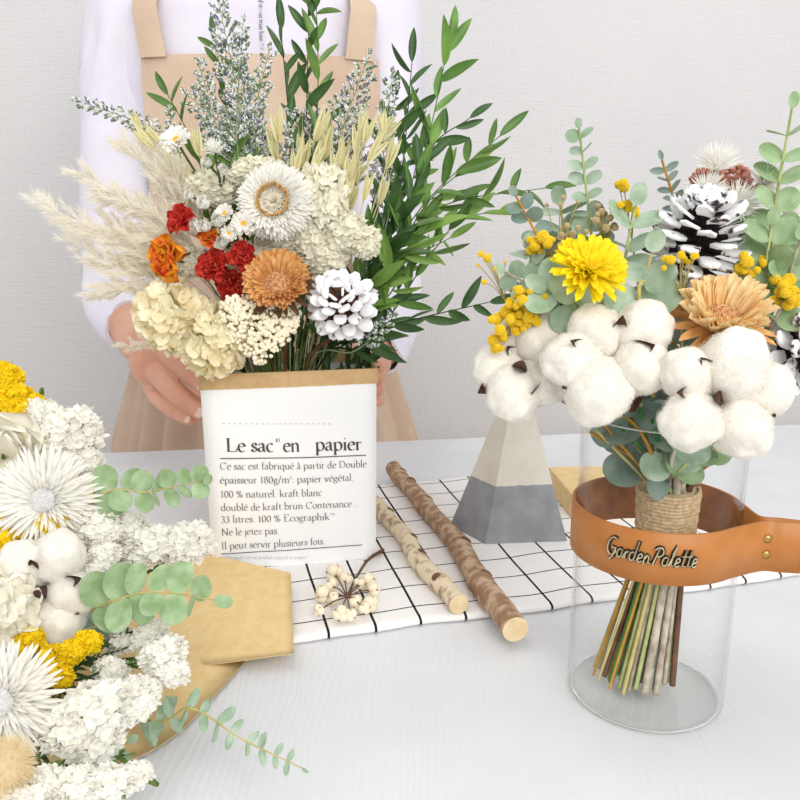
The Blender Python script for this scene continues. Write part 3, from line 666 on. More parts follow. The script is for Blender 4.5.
#__CONTENT__
# ------------------------------------------------------------------ leafy branches
def leaf_tpl(kind,L):
    if kind=='ruscus': return petal(L,L*.26,.62,.8,10,5,bend=rnd.uniform(-.12,.18)*L,cup=.35,twist=rnd.uniform(-.3,.3))
    if kind=='euc': return petal(L,L*rnd.uniform(.72,1.),.42,.42,10,7,bend=rnd.uniform(-.02,.14)*L,cup=rnd.uniform(.0,.09),ruf=.012)
    if kind=='eucl': return petal(L,L*.5,.5,.6,9,5,bend=rnd.uniform(-.02,.2)*L,cup=.3)
    if kind=='thin': return petal(L,L*.16,.6,.9,7,3,bend=.25*L,cup=.3)
def arclen(path):
    path=np.array(path); s=np.concatenate([[0],np.cumsum(np.linalg.norm(np.diff(path,axis=0),axis=1))]); return path,s
def at_len(path,s,q): return np.array([np.interp(q,s,path[:,i]) for i in range(3)])
def branch(name,label,cat,pts,base,L,kind='ruscus',m=None,sm=None,sr=.0011,step=None,start=.35,group=None,face=(0,-1,.25),spread=.75,term=True,ltaper=.6,via=None,jit=.5,start_len=None):
    t=thing(name,label,cat,base,group); base=np.asarray(base,float)
    path=smooth_path([base]+([np.asarray(v) for v in via] if via else [])+[np.asarray(p) for p in pts],30); path,s=arclen(path)
    part('stem',MB().add(tube([p-base for p in path],[sr,sr*.9,sr*.45],6)).build('stem',sm or m_stemg),t)
    mb=MB(); tot=s[-1]; s0=start_len if start_len is not None else tot*start; step=step or L*.45; q=s0; i=0; face=nrm(face)
    while q<tot-L*.2:
        p=at_len(path,s,q); p2=at_len(path,s,min(tot,q+L*.2)); tg=nrm(p2-p+1e-9); side=nrm(np.cross(tg,face)); fr_=np.cross(side,tg)
        tt=(q-s0)/max(1e-6,tot-s0); l=L*(1-(1-ltaper)*tt)*rnd.uniform(.85,1.12)
        if kind in('euc','eucl'):
            ang=(.75 if i%2 else 0.05)+rnd.uniform(-.35,.35)
            for sg in (1,-1):
                sd=side*math.cos(ang)*sg+fr_*math.sin(ang)*sg; d=nrm(tg*rnd.uniform(.1,.55)+sd+np.array([0,0,.1]))
                up=nrm(tg*.55-sd*.2+face*rnd.uniform(.8,1.9)+rdir()*.85)
                mb.add(leaf_tpl(kind,l),FX(d,up),p-base)
        else:
            sg=1 if i%2 else -1; ang=rnd.uniform(-jit,jit)*1.4; sd=side*math.cos(ang)*sg+fr_*math.sin(ang)*sg
            l*=rnd.uniform(.75,1.25); d=nrm(tg*rnd.uniform(.5,1.5)+sd*spread*rnd.uniform(.6,1.4)+rdir()*jit*.45); up=nrm(face+rdir()*jit*1.3); mb.add(leaf_tpl(kind,l),FX(d,up),p-base)
        q+=step*(1-.35*tt)*rnd.uniform(.85,1.15); i+=1
    if term:
        tg=nrm(path[-1]-path[-3]); mb.add(leaf_tpl(kind,L*ltaper*(1. if kind=='ruscus' else .7)),FX(tg,nrm(face+rdir()*.4)),path[-1]-base)
    part('leaves',mb.build('leaves',m or m_ruscus),t); return t
def PP(pts,Y):   # pixel path -> world points, Y scalar or list
    ys=Y if hasattr(Y,'__len__') else [Y]*len(pts); return [P(x,y,Y_) for (x,y),Y_ in zip(pts,ys)]

# ------------------------------------------------------------------ bag bouquet
BB=np.array([bagc[0],bagc[1],CT+.006])        # bottom of the bag
def bb(i=[0]):
    i[0]+=1; a=i[0]*2.4; r=.028*math.sqrt((i[0]%13)/13+.05); return BB+np.array([math.cos(a)*r*1.3,math.sin(a)*r,0])
def mouth(px,dy=0.): return P(px,362,bagc[1]+dy)   # a point in the bag mouth
def mthv(pos,dy=0):   # where a stem passes the rim
    x=bagc[0]+(pos[0]-bagc[0])*.35; x=max(bagc[0]-.055,min(bagc[0]+.055,x)); y=bagc[1]+max(-.035,min(.04,(pos[1]-bagc[1])*.5+dy)); return np.array([x,y,BH+CT-.004])
def fA(name,label,cat,parts,px,py,Y,rpx,face,sm=None,group=None,sc=(1,1,1),roll=None,sr=.0012):
    p=P(px,py,Y); size=rpx*mpp(p); f=nrm((face[0],-1,face[1])); return flower(name,label,cat,parts,p,f,size,bb(),sm,sr,group,roll,sc,via=[mthv(p)])

fA('strawflower','large white strawflower with an orange-ringed centre, highest round bloom of the bag bouquet','flower',straw_white_parts(),275,202,.765,39,(-.1,.25),roll=.3)
fA('protea','flat orange-tan dried protea bloom between the red roses and the frosted pine cone','flower',protea_parts(),278,284,.745,35,(.0,.62),sm=m_stemb,roll=.8,sr=.002)
fA('pine_cone','fully white-frosted pine cone at the right front of the paper bag','pine cone',pinecone_me(.66,1,n=58),342,304,.755,36,(-.1,.55),sm=m_stemb,sr=.0022,sc=(1,1,.9))
# rice flower: heart-shaped head of ivory berries
def rice_me():
    s=sphere(8,6,.066); R=[];Pp=[]
    k=0
    while k<560:
        x,y=rnd.uniform(-1.1,1.1),rnd.uniform(-1.1,1)
        yy=y-.62*math.sqrt(abs(x))*.9
        if x*x+yy*yy*1.35>.98 : continue
        z=.55*math.sqrt(max(0,1-(x*x+yy*yy)*.85))+.06*rnd.random(); R.append(np.eye(3)*rnd.uniform(.75,1.1)); Pp.append((x,y,z-rnd.choice([0,0,.16]))); k+=1
    mb=MB().many(s,np.array(R),np.array(Pp)); return mb.build('berries',m_berryw)
t=flower('rice_flower','heart-shaped head of tiny ivory berries over the left of the bag rim','flower',[('berries',rice_me())],P(262,335,.755),nrm((0,-1,.15)),40*mpp(P(262,335,.755)),bb(),m_stemg,.002,roll=0,via=[mthv(P(262,335,.755))])
hx=[(172,316,34,0,(-.35,.1),'pale yellow hydrangea head, the outer left of the two, hanging past the bag corner'),(214,340,34,1,(.1,-.05),'pale yellow hydrangea head, inner of the two, touching the ivory berry head')]
for x,y,r,k,f,l in hx: fA('hydrangea',l,'flower',[('petals',hyd_me(m_hyd,k))],x,y,.765,r,f,group='pale hydrangea heads in the bag bouquet',sr=.002)
roses=[(179,218,15,'r',(-.5,.5),'small red spray rose, the highest red one of the bag bouquet'),(165,257,21,'y',(-.6,.1),'red and yellow spray rose, leftmost and largest, above the hydrangea'),(208,237,10,'y',(.1,.6),'small orange spray rose bud under the white daisies'),(213,265,16,'r',(-.1,.3),'dark red spray rose in the middle of the rose cluster'),(242,256,14,'r',(.2,.4),'red spray rose touching the upper left of the orange protea'),(228,282,14,'r',(-.2,0),'dark red spray rose beneath the middle rose of the cluster'),(233,299,11,'r',(0,-.2),'lowest small red spray rose above the ivory berry head')]
for k,(x,y,r,kd,f,l) in enumerate(roses): fA('spray_rose',l,'rose',rose_parts(kd,k%2),x,y,.755+(.015 if k in(5,6) else 0),r*1.12,f,group='spray roses in the bag bouquet',sm=m_stemb)
das=[(177,141,17,(-.2,.9),'da','white daisy-like everlasting, the open one furthest up the left side'),(244,224,13,(-.1,.2),'da','white everlasting with a clear yellow eye left of the large strawflower'),(225,214,11,(-.3,.5),'da','half-open white everlasting among cream florets above the red roses'),(229,233,9,(.1,.1),'da','small white everlasting just left of the yellow-eyed one'),
 (214,150,12,(0,1.3),'tu','fluffy open white everlasting on a stalk above two round buds'),(208,163,6.5,(-.1,.5),'bu','round white everlasting bud, left one under the fluffy white head'),(224,171,7,(.2,.5),'bu','round white everlasting bud, right one under the fluffy white head'),(190,196,6,(-.2,.3),'bu','single round white bud beside the bleached plumes'),(206,226,9,(-.3,.2),'bu','white closed everlasting bud right of the highest red rose'),(218,222,9,(0,.3),'bu','white rounded everlasting bud in the middle of the bud cluster'),(222,243,9,(0,.2),'bu','white everlasting bud directly above the dark red middle rose'),(196,224,7,(-.2,.1),'bu','white everlasting bud squeezed beside the highest red rose'),(262,233,6,(.1,.1),'bu','white everlasting bud below the large strawflower'),(205,204,8,(-.3,.4),'bu','white everlasting bud over the upper left of the bud cluster')]
for x,y,r,f,kd,l in das: fA('everlasting_daisy',l,'flower',{'da':daisy_parts,'bu':bud_parts,'tu':tuft_parts}[kd](),x,y,.752,r,f,group='small white everlastings in the bag bouquet')
sta=[(212,190,22,16,'cream statice tuft above the white everlasting buds'),(322,197,24,30,'tall cream statice tuft right of the large white strawflower'),(306,231,20,22,'cream statice tuft at the lower right edge of the large strawflower'),(342,232,21,19,'rounded cream statice tuft left of the ruscus leaves'),(364,242,15,15,'small cream statice tuft at the far right beside the ruscus leaves'),(322,258,22,16,'cream statice tuft directly above the frosted pine cone'),(250,259,20,14,'white statice tuft behind the top of the orange protea'),(258,175,24,15,'cream statice tuft behind the top of the large strawflower'),(190,262,16,14,'cream statice tuft behind the leftmost spray rose'),(283,245,22,14,'cream statice tuft under the large strawflower')]
for k,(x,y,rx,ry,l) in enumerate(sta): fA('statice_tuft',l,'flower',[('florets',statice_me(m_statc,k%3,110,.25))],x,y,.795,rx*1.02,(0,.35),group='cream statice in the bag bouquet',sc=(1,ry/rx,.9),roll=0)

# bleached plumes
def plume(label,pts,Y,rpx,base,side,n=1700,group='bleached feathery plumes in the bag bouquet',seed=0):
    t=thing('feathery_plume',label,'dried grass',base,group); base=np.asarray(base); w=PP(pts,Y); vv=mthv(w[0])
    full,sf=arclen(smooth_path([base,vv]+w,40))
    part('stem',MB().add(tube([p-base for p in full],[.0011,.0008,.0004],5)).build('stem',m_plume),t)
    path,s=arclen(smooth_path(w,24)); tot=s[-1]; mpx=mpp(w[0]); mb=MB()
    strand=(np.array([(0,-.5,0),(0,.5,0),(.35,.45,.05),(.35,-.45,.05),(.7,.3,.16),(.7,-.3,.16),(1,0,.3)]),[np.array([(0,1,2,3),(3,2,4,5)]),np.array([(5,4,6)])])
    R=[];Q=[]
    nb=int(tot/(7.5*mpx))+3
    for b in range(nb):
        q=tot*(b+.2)/nb; p=at_len(path,s,q); tg=nrm(at_len(path,s,min(tot,q+.01))-p+1e-9)
        for k in range(2):
            perp=nrm(np.cross(tg,rdir())); bd=nrm(tg*1.05+perp*.8+np.array([0,0,.1])); bl__=rpx*1.1*mpx*(1-.4*q/tot)*rnd.uniform(.8,1.2)
            mb.add(tube(smooth_path([p-base,p-base+bd*bl__*.5,p-base+bd*bl__+tg*bl__*.25],6),[.0004,.0002],4,cap=False))
            ns=int(n/nb/2)
            for j in range(ns):
                f=rnd.random()**.8; sp0=p+bd*bl__*f+tg*bl__*.25*f*f; dd_=nrm(bd+rdir()*.62+tg*.35); ll=rpx*mpx*.6*rnd.uniform(.6,1.1)
                F=FX(dd_,rdir()); F=F*np.array([ll,.00062,ll])[None,:]; R.append(F); Q.append(sp0-base)
    mb.many(strand,np.array(R),np.array(Q)); part('plume',mb.build('plume',m_plume),t)
pl=[([(190,268),(118,240),(40,203)],22,'longest bleached plume, its tip furthest left against the backdrop'),([(190,262),(130,205),(80,172)],20,'bleached plume rising over the shirt sleeve, second from the tip furthest left'),([(190,282),(125,272),(72,240)],22,'bleached plume spreading low to the left below the longest one'),([(186,296),(140,290),(95,292)],18,'bleached plume drooping over the sleeve edge left of the hydrangea'),([(200,240),(165,185),(122,142)],20,'bleached plume rising steeply beneath the violet caspia tip'),([(200,235),(175,175),(148,140)],18,'upright bleached plume beside the open white daisy'),([(175,340),(150,342),(122,347)],12,'short bleached plume fallen over the wrist'),([(195,250),(150,212),(104,196)],22,'bleached plume in the middle of the fan of plumes'),([(190,240),(150,240),(110,225)],22,'dense bleached plume behind the highest red rose'),([(200,225),(180,205),(165,190)],18,'bleached plume tucked behind the white buds'),([(185,285),(150,265),(120,262)],18,'bleached plume behind the leftmost spray rose'),([(200,220),(205,195),(210,175)],14,'short bleached plume under the fluffy white head')]
for k,(pts,r,l) in enumerate(pl): plume(l,pts,[.80,.80,.80+.01*(k%3)] if k!=6 else [.80,.82,.84],r,bb(),0,n=2500 if r>15 else 1200)

# caspia sprays
bit=(np.array([(0,0,0),(.5,.3,0),(.5,-.15,.26),(.5,-.15,-.26),(1,0,0)]),[np.array([(0,2,1),(0,3,2),(0,1,3),(4,1,2),(4,2,3),(4,3,1)])])
def caspia(label,pts,Y,w,dens=1.,start=.15,base=None,group='violet-flecked caspia sprays in the bag bouquet'):
    base=bb() if base is None else base; t=thing('caspia_spray',label,'dried flower',base,group); wp=PP(pts,Y); vv=mthv(wp[0])
    full,_=arclen(smooth_path([base,vv]+wp,36)); stem=MB().add(tube([p-base for p in full],[.001,.0008,.0003],5))
    path,s=arclen(smooth_path(wp,24)); tot=s[-1]; mpx=mpp(wp[0]); A=[[],[],[]];B=[[],[],[]]
    nb=max(6,int(tot/mpx/7*dens))
    for b in range(nb+1):
        f=start+(1-start)*b/nb; q=tot*f; p=at_len(path,s,q); tg=nrm(at_len(path,s,min(tot,q+.01))-at_len(path,s,max(0,q-.004)))
        perp=nrm(np.cross(tg,nrm(np.array([rnd.uniform(-1,1),-1.6,rnd.uniform(-1,1)]))))*(1 if b%2 else -1); l=w*mpx*(1-.62*f)*rnd.uniform(.7,1.15)
        bd=nrm(tg*1.15+perp*(.9 if b<nb else 0)); e=p+bd*l; mid=p+bd*l*.5+tg*l*.06
        stem.add(tube([p-base,mid-base,e-base],[.0004,.00025],4,cap=False))
        m_=int(16+l/mpx*3.6)
        for j in range(m_):
            g=rnd.random(); sp0=p+(e-p)*(.15+.85*g)+perp*0; d=nrm(bd+rdir()*.75); mi=rnd.choices([0,1,2],[.46,.45,.09])[0]; ll=mpx*rnd.uniform(2.2,4.6)
            A[mi].append(FX(d,rdir(),0,ll)); B[mi].append(sp0+rdir()*mpx*.8-base)
    part('stem',stem.build('stem',m_casg),t); mb=MB()
    for mi in range(3):
        if B[mi]: mb.many(bit,np.array(A[mi]),np.array(B[mi]),mi,False)
    part('florets',mb.build('florets',[m_casg,m_casw,m_casv]),t)
ca=[([(262,200),(242,110),(219,4)],34,'tall caspia spray reaching the top frame in front of the shirt'),([(240,170),(238,100),(243,25)],22,'thin caspia spray with its tip right of the tallest one'),([(250,200),(235,140),(192,98)],32,'caspia spray crossing the apron to the left, under the tallest'),([(252,205),(225,150),(200,68)],24,'caspia spray left of the tallest with a tip over the apron strap'),([(262,190),(255,120),(268,55)],24,'caspia spray rising right beside the long ruscus leaves'),([(200,165),(150,128),(82,102)],18,'dark thin caspia tip pointing far left across the sleeve'),([(330,210),(340,140),(364,68)],38,'bushy caspia spray in front of the right apron strap'),([(318,205),(322,160),(312,112)],34,'caspia spray in the middle behind the oat ears'),([(385,230),(383,150),(392,80)],22,'caspia spray alongside the right ruscus branches'),([(378,240),(386,200),(394,160)],26,'low caspia spray between oats and right ruscus'),([(292,190),(300,150),(290,118)],30,'caspia spray right above the large strawflower'),([(345,205),(352,165),(345,120)],34,'caspia spray behind the oat ears right of the middle'),([(262,190),(236,168),(205,130)],28,'short bushy caspia spray above the white buds'),([(300,200),(272,150),(240,125)],28,'bushy caspia spray leaning left above the strawflower'),([(355,270),(372,235),(388,215)],22,'caspia bits behind the rightmost cream tuft'),([(352,352),(372,338),(392,318)],16,'small caspia bit below the frosted pine cone'),([(178,150),(172,130),(170,112)],10,'tiny caspia tip left of the open white daisy')]
for k,(pts,w,l) in enumerate(ca): caspia(l,pts,[.83,.85,.86] if k!=15 else .79,w*1.15,1.25)

# oats
def oat_me():
    def f():
        mb=MB()
        for (az,sp,l) in ((0,.05,1),(2.2,.16,.95),(4.3,.2,.85)):
            d=nrm((math.cos(az)*sp,math.sin(az)*sp,1)); mb.add(petal(l,.12,.5,.75,7,5,bend=.04,cup=.8),FX(d,(math.cos(az),math.sin(az),0)),(0,0,0))
            mb.add(petal(l*.95,.11,.5,.75,7,5,bend=.02,cup=-.8),FX(d,(math.cos(az),math.sin(az),0)),(0,0,0))
            mb.add(tube([np.array((0,0,0))+d*l*.9,np.array((0,0,0))+d*l*1.45],[.008,.003],3),None,None)
        return mb.build('husks',m_oat)
    return cached('oat',f)
oats=[(278,122,.05,36),(272,140,-.1,34),(303,148,.15,38),(297,160,.02,34),(322,122,.28,38),(327,140,.12,40),(318,155,.28,34),(337,160,.02,36),(343,150,.3,34),(350,168,.42,34),(356,138,.15,32),(362,122,.3,30),(370,128,.45,30),(383,122,.1,30),(388,128,.7,36),(378,145,.5,34),(392,150,.45,34),(360,172,.6,30),(346,188,.1,36),(352,196,.3,34),(340,200,-.05,36),(270,170,-.4,32),(262,176,-.15,30),(280,178,.1,30),(368,185,.4,30),(384,190,.55,28),(136,122,-.6,26),(142,136,-1.1,30),(152,134,-.9,26),(166,158,-.7,28),(196,140,-.35,30),(174,172,-.9,26),(185,168,-.5,26)]
og='pale oat ears in the bag bouquet'
def oatlab(x,y):
    if x<200: return 'pale green oat ear on the left side among the bleached plumes'
    if x<300: return 'pale oat ear standing behind the top of the large strawflower'
    if x<335: return 'pale oat ear in the middle, in front of the central caspia'
    if x<365: return 'pale oat ear right of centre above the cream statice tufts'
    return 'pale oat ear leaning right towards the ruscus branches'
for k,(x,y,lean,l) in enumerate(oats):
    Y=.80+.012*(k%3); p=P(x,y,Y); lean+=rnd.uniform(-.22,.22); d=nrm((lean,-.15+rnd.uniform(-.2,.2),1)); q=p-d*l*mpp(p)*.55; base=bb()
    t=thing('oat_ear',oatlab(x,y),'dried grass',base,og)
    vv=mthv(q); part('stem',MB().add(tube(smooth_path([base-base,vv-base,q-d*l*mpp(p)-base,q-base],18),.0006,5)).build('stem',m_oat),t)
    part('husks',oat_me(),t,M4(FZ(d,rnd.random()*6,l*mpp(p)),q-base))

# ruscus branches
rg='green ruscus branches in the bag bouquet'
rb=[([(300,200),(306,120),(309,2)],40,m_ruscusd,'dark ruscus branch standing upright in the middle, tip at the top frame',.75),
([(296,210),(290,130),(281,30)],38,m_ruscusd,'dark ruscus branch leaning left of the middle one past the shirt print',.6),
([(312,190),(318,90),(316,-8)],36,m_ruscus,'bright ruscus branch leaving the frame at the top centre',.9),
([(385,250),(402,170),(412,62)],36,m_ruscusd,'dark curled ruscus branch just right of the apron strap',.9),
([(390,250),(425,150),(449,42)],42,m_ruscus,'ruscus branch with the highest leaf pair over the backdrop',.7),
([(392,250),(437,190),(500,136)],42,m_ruscus,'ruscus branch reaching up right with one leaf pair near its tip',.8),
([(392,255),(445,205),(545,188)],40,m_ruscus,'longest ruscus branch, pointing right towards the vase bouquet',.7),
([(390,262),(430,200),(470,165)],44,m_ruscusl,'light green ruscus branch in the middle of the right fan',.8),
([(380,290),(400,230),(420,150)],42,m_ruscusl,'light green ruscus branch rising right of the cream statice',.8),
([(385,320),(420,270),(460,215)],40,m_ruscus,'ruscus branch crossing the lower part of the right fan',.8),
([(372,335),(392,270),(402,200)],40,m_ruscusd,'dark ruscus branch directly right of the frosted pine cone',.9),
([(380,330),(420,318),(490,302)],36,m_ruscusd,'low ruscus branch stretching right over the backdrop to the vase bouquet',.7),
([(385,300),(412,260),(450,238)],36,m_ruscusl,'short light ruscus branch at the heart of the right fan',.9),
([(378,250),(388,170),(395,100)],36,m_ruscusd,'dark ruscus branch behind the oat ears at the right',.8),
([(395,240),(430,150),(470,118)],34,m_ruscusd,'dark ruscus branch behind the right fan with narrow leaves',.7),
([(235,190),(228,120),(215,40)],28,m_ruscus,'ruscus twig among the tall caspia over the apron',.8),
([(205,170),(192,140),(168,95)],34,m_ruscus,'ruscus twig with one broad leaf above the open white daisy',.9),
([(255,190),(252,140),(246,80)],28,m_ruscus,'ruscus twig with small leaves between the caspia sprays',.8),
([(370,350),(388,330),(398,290)],34,m_ruscusd,'short dark ruscus branch at the right corner of the bag mouth',.9),
([(395,262),(440,225),(500,210)],42,m_ruscusl,'light ruscus branch with long leaves pointing right below the longest one',.8)]
for k,(pts,L,m,l,spd) in enumerate(rb):
    Y=[.83,.86,.88] if k not in(11,) else [.80,.79,.76]
    w=PP(pts,Y); base=bb(); v=mthv(w[0])
    ln=np.linalg.norm(v-base)+np.linalg.norm(w[0]-v)*.6
    branch('ruscus_branch',l,'foliage',w,base,L*1.12*mpp(w[0]),'ruscus',m,m_stemdk if m is m_ruscusd else m_stemg,.001,step=L*mpp(w[0])*(.5 if k>2 else .5),group=rg,spread=spd,via=[v],start_len=ln,ltaper=.8,jit=.8)
# short grassy stems and leaves seen in the bag mouth
for k,(x,y2) in enumerate([(238,330),(300,325),(318,335),(330,340),(292,335),(365,335),(350,330),(310,300),(372,320)]):
    w=PP([(x,356),(x+(k%3-1)*6,y2)],bagc[1]-.02+.008*(k%3)); base=bb()
    branch('leafy_twig','short dark leafy twig in the shaded bag mouth under the blooms','foliage',w,base,26*mpp(w[0]),'ruscus',m_ruscusd if k%2 else m_dkgreen,m_stemdk,.0011,step=.008,group='short twigs in the bag mouth',spread=.6,start_len=np.linalg.norm(w[0]-base)*.85,ltaper=.9)
# ------------------------------------------------------------------ vase with leather band
VB=G(643,690); VR=78.5*mpp(VB); 
VR=.0605
vtop=P(668,447,VB[1]-VR*.0)[2]; VH=.232
vase=thing('glass_vase','tall clear glass cylinder vase holding the tied bouquet on the right','vase',(VB[0],VB[1],0.0003))
def lathe(prof,n=64): 
    return grid(lambda u,v:(0,0,0),2,2) if False else (np.array([(r*math.cos(2*PI*j/n),r*math.sin(2*PI*j/n),z) for r,z in prof for j in range(n)]),[gridF(len(prof),n,True)[:,::-1]])
R_=VR
part('glass_body',MB().add(lathe([(.0005,0),(R_-.006,0),(R_-.002,.001),(R_,.004),(R_,.06),(R_,.12),(R_,.18),(R_,VH-.001),(R_-.0009,VH),(R_-.0018,VH-.001),(R_-.0018,.12),(R_-.0018,.007),(R_-.006,.0045),(.0005,.004)],96)).build('glass_body',m_glass),vase)
part('base_rim',MB().add(tube([(math.cos(a)*(R_-.0035),math.sin(a)*(R_-.0035),.0022) for a in np.linspace(0,2*PI,97)],.0009,8,cap=False)).build('base_rim',m_rim),vase,label='thick glass foot ring')
part('top_rim',MB().add(tube([(math.cos(a)*(R_-.0009),math.sin(a)*(R_-.0009),VH) for a in np.linspace(0,2*PI,97)],.0007,8,cap=False)).build('top_rim',m_rim),vase)
# leather band: round strap with a tab riveted at the right
zb0=P(640,584,VB[1]-R_)[2]; zb1=P(640,533,VB[1]-R_)[2]
band=thing('leather_band','tan leather band wrapped around the glass vase with a riveted handle tab','leather band',(VB[0],VB[1],zb0)); BHt=zb1-zb0
YT=min(np.linspace(-R_*.95,0,60),key=lambda q:abs((lambda p:400-FPX*((p[2]-H)*cp+p[1]*sp)/(p[1]*cp-(p[2]-H)*sp))(np.array([.3,VB[1]+q,zb0]))-569))
def strap_path():
    # plan outline, camera side then tab to the right then back round
    r=R_+.0014; pts=[]
    a0=math.radians(-18); 
    for a in np.linspace(math.radians(-4),math.radians(360)+math.asin(max(-.9,(YT)/R_))-.32,110): pts.append((r*math.cos(a),r*math.sin(a)))
    return r,pts
r_,pl_=strap_path()
def strap_mesh(pl2,th,z0,z1):
    pl2=np.array(pl2); n=len(pl2); V=[]
    t=np.gradient(pl2,axis=0); t/=np.linalg.norm(t,axis=1)[:,None]; nn=np.stack([t[:,1],-t[:,0]],1)
    prof=[(0,z0),(-th*.35,z0-.0004),(-th,z0),(-th,z1),(-th*.65,z1+.0004),(0,z1)]
    for i in range(n):
        for d,z in prof: V.append((pl2[i][0]-nn[i][0]*d,pl2[i][1]-nn[i][1]*d,z))
    k=len(prof); c=[np.array([tuple(range(k)),tuple((n-1)*k+j for j in reversed(range(k)))])]
    return (np.array(V),[gridF(n,k,True)[:,::-1]]+c)
TABD=nrm(np.array([1,-.12,0]))[:2]
ex=P(799,540,VB[1]+YT)[0]-VB[0]
fr_=[np.array(p) for p in pl_]
def tabpts(start,sgn):
    s0=np.array(start); mid=np.array([R_*.99+.004,YT+sgn*.0011+(.006 if sgn>0 else 0)]); end=np.array([ex,YT+sgn*.0011-.004]); return [p[:2] for p in smooth_path([np.append(s0,0),np.append(mid,0),np.append((mid+end)/2,0),np.append(end,0)],18)][1:]
front=tabpts(pl_[-1],-1); back=tabpts(pl_[0],1)
full=[tuple(p) for p in back[::-1]]+pl_+[tuple(p) for p in front]
me=MB(); me.add(strap_mesh(full,.0022,0,BHt))
b2=me.build('strap',[m_leather,m_leatherin])
# inner face is rough suede
nrmz=[p.normal for p in b2.polygons]
for p in b2.polygons:
    c=p.center; 
    rr=math.hypot(c.x,c.y)
    if rr<r_+.0004: p.material_index=1
part('strap',b2,band)
def rivet(x,z):
    i=min(range(len(front)),key=lambda k:abs(front[k][0]-x)); q=front[i]
    return part('rivet',MB().add(lathe([(.0001,.0018),(.0015,.0016),(.0028,.001),(.0034,.0002),(.0034,-.001)],20)).build('rivet',m_brass),band,M4(FZ((-.1,-1,0)),(q[0],q[1]-.0003-.0022,z)))
xr=P(764.5,546,VB[1]+YT)[0]-VB[0]
rivet(xr,BHt*.66); rivet(xr,BHt*.34)
# script lettering in metal on the band front, shadow painted as a dark edge
def script(strs):
    V=[];return V
SC={'G':(.78,[Aa(.42,.42,.34,.4,60,330,18)+[(.62,.34)],[(.4,.36),(.66,.38),(.56,-.05),(.4,-.2)]]),'P':(.6,[[(.3,.78),(.12,0)],[(.05,.66)]+Aa(.32,.58,.26,.2,150,-110,14)]),
'a':(.46,[Aa(.2,.2,.16,.19,60,340,14),[(.36,.38),(.33,.06),(.46,.04)]]),'r':(.36,[[(0,.04),(.1,.38),(.13,.02)],[(.12,.25),(.24,.38),(.34,.34)]]),'d':(.5,[Aa(.2,.2,.16,.19,60,340,14),[(.42,.9),(.33,.06),(.5,.04)]]),
'e':(.4,[[(.03,.12),(.3,.24)]+Aa(.2,.25,.12,.14,10,200,8)+Aa(.2,.18,.16,.17,190,330,8)]),'n':(.52,[[(.08,.38),(.06,0)],[(.07,.2),(.22,.38),(.32,.3),(.32,.06),(.5,.04)]]),'l':(.3,[[(0,.04),(.2,.6),(.22,.88),(.12,.6),(.12,.06),(.3,.04)]]),'t':(.34,[[(.16,.72),(.12,.06),(.34,.04)],[(.0,.46),(.3,.48)]])}
lx=0; word=[]
for ch in 'GardenPalette':
    adv,st=SC[ch]
    for s_ in st: word.append([(lx+a+.28*b,b) for a,b in s_])
    lx+=adv
Lw=lx+.2
A0=math.atan2(P(616,560,VB[1]-R_)[1]-VB[1],P(616,560,VB[1]-R_)[0]-VB[0]); 
def bandpt(px,depth):
    x=P(px,562,VB[1]-R_*.95)[0]-VB[0]; r=r_+.0022+depth; a=-math.acos(max(-1,min(1,x/r))); return a
a0=bandpt(612,0); a1=bandpt(695,0); zc0=BHt*.42; sz=BHt*.40/.9
for nm,dep,rad,m in (('script_shadow_edge',.0028,.0014,m_scriptshade),('metal_script_face',.0043,.00055,m_brassl)):
    mb=MB()
    for st in word:
        pts=[]
        for a,b in st:
            an=a0+(a1-a0)*a/Lw; rr=r_+dep; pts.append((rr*math.cos(an),rr*math.sin(an),zc0+b*sz-.0012*(a/Lw)))
        mb.add(tube(pts,rad,6))
    part(nm,mb.build(nm,m),band,label='raised metal script lettering' if rad<.001 else None)

# ------------------------------------------------------------------ tied bouquet in the vase
TIE=P(667,508,VB[1]+.004); TR_=.0205
twn=thing('twine_binding','jute twine wound around the stems of the bouquet inside the vase','twine',(TIE[0],TIE[1],P(667,532,TIE[1])[2])); th_=P(667,488,TIE[1])[2]-P(667,532,TIE[1])[2]
hp=[]; turns=13
for i in range(turns*28+1):
    a=2*PI*i/28; z=th_*i/(turns*28); r=TR_*(1.06-.08*z/th_*-1)-.0006+ .0004*math.sin(a*3.3+z*900); hp.append((r*math.cos(a),r*math.sin(a),z+.0003*math.sin(a*5)))
part('winding',MB().add(tube(hp,.0017,6)).add(lathe([(TR_*.7,0),(TR_,.0005),(TR_*1.05,th_*.5),(TR_*1.04,th_-.0005),(TR_*.7,th_)],24)).build('winding',m_twine),twn)
part('loose_fibre',MB().add(tube(smooth_path([(TR_*.2,-TR_*1.1,th_*.5),(TR_*1.0,-TR_*1.3,th_*.2),(TR_*1.2,-TR_*.7,-.004)],14),.0003,4)).build('loose_fibre',m_twine),twn)
part('loose_fibre',MB().add(tube(smooth_path([(-TR_*1.1,-TR_*.5,th_*.8),(-TR_*1.35,-TR_*.8,th_*.6),(-TR_*1.2,-TR_*.9,th_*.3)],14),.0003,4)).build('loose_fibre',m_twine),twn)
FOOTZ=.008
_vi=[0]
def vbase(kind=None):
    i=_vi[0]; _vi[0]+=1; a=i*2.39996; r=math.sqrt(((i*7)%19+.5)/19); 
    tie=TIE+np.array([math.cos(a)*r*TR_*.78,math.sin(a)*r*TR_*.78,0]); 
    ft=np.array([VB[0]-.009+math.cos(a)*r*.035,VB[1]+math.sin(a)*r*.026,FOOTZ+.008*((i*5)%7)/7]); 
    return ft,[tie-np.array([0,0,.016]),tie+np.array([0,0,.016])]
stem_mats=[m_stemy,m_stemo,m_stempg,m_stemw,m_stempg,m_stemgb,m_stemy,m_stemgr]
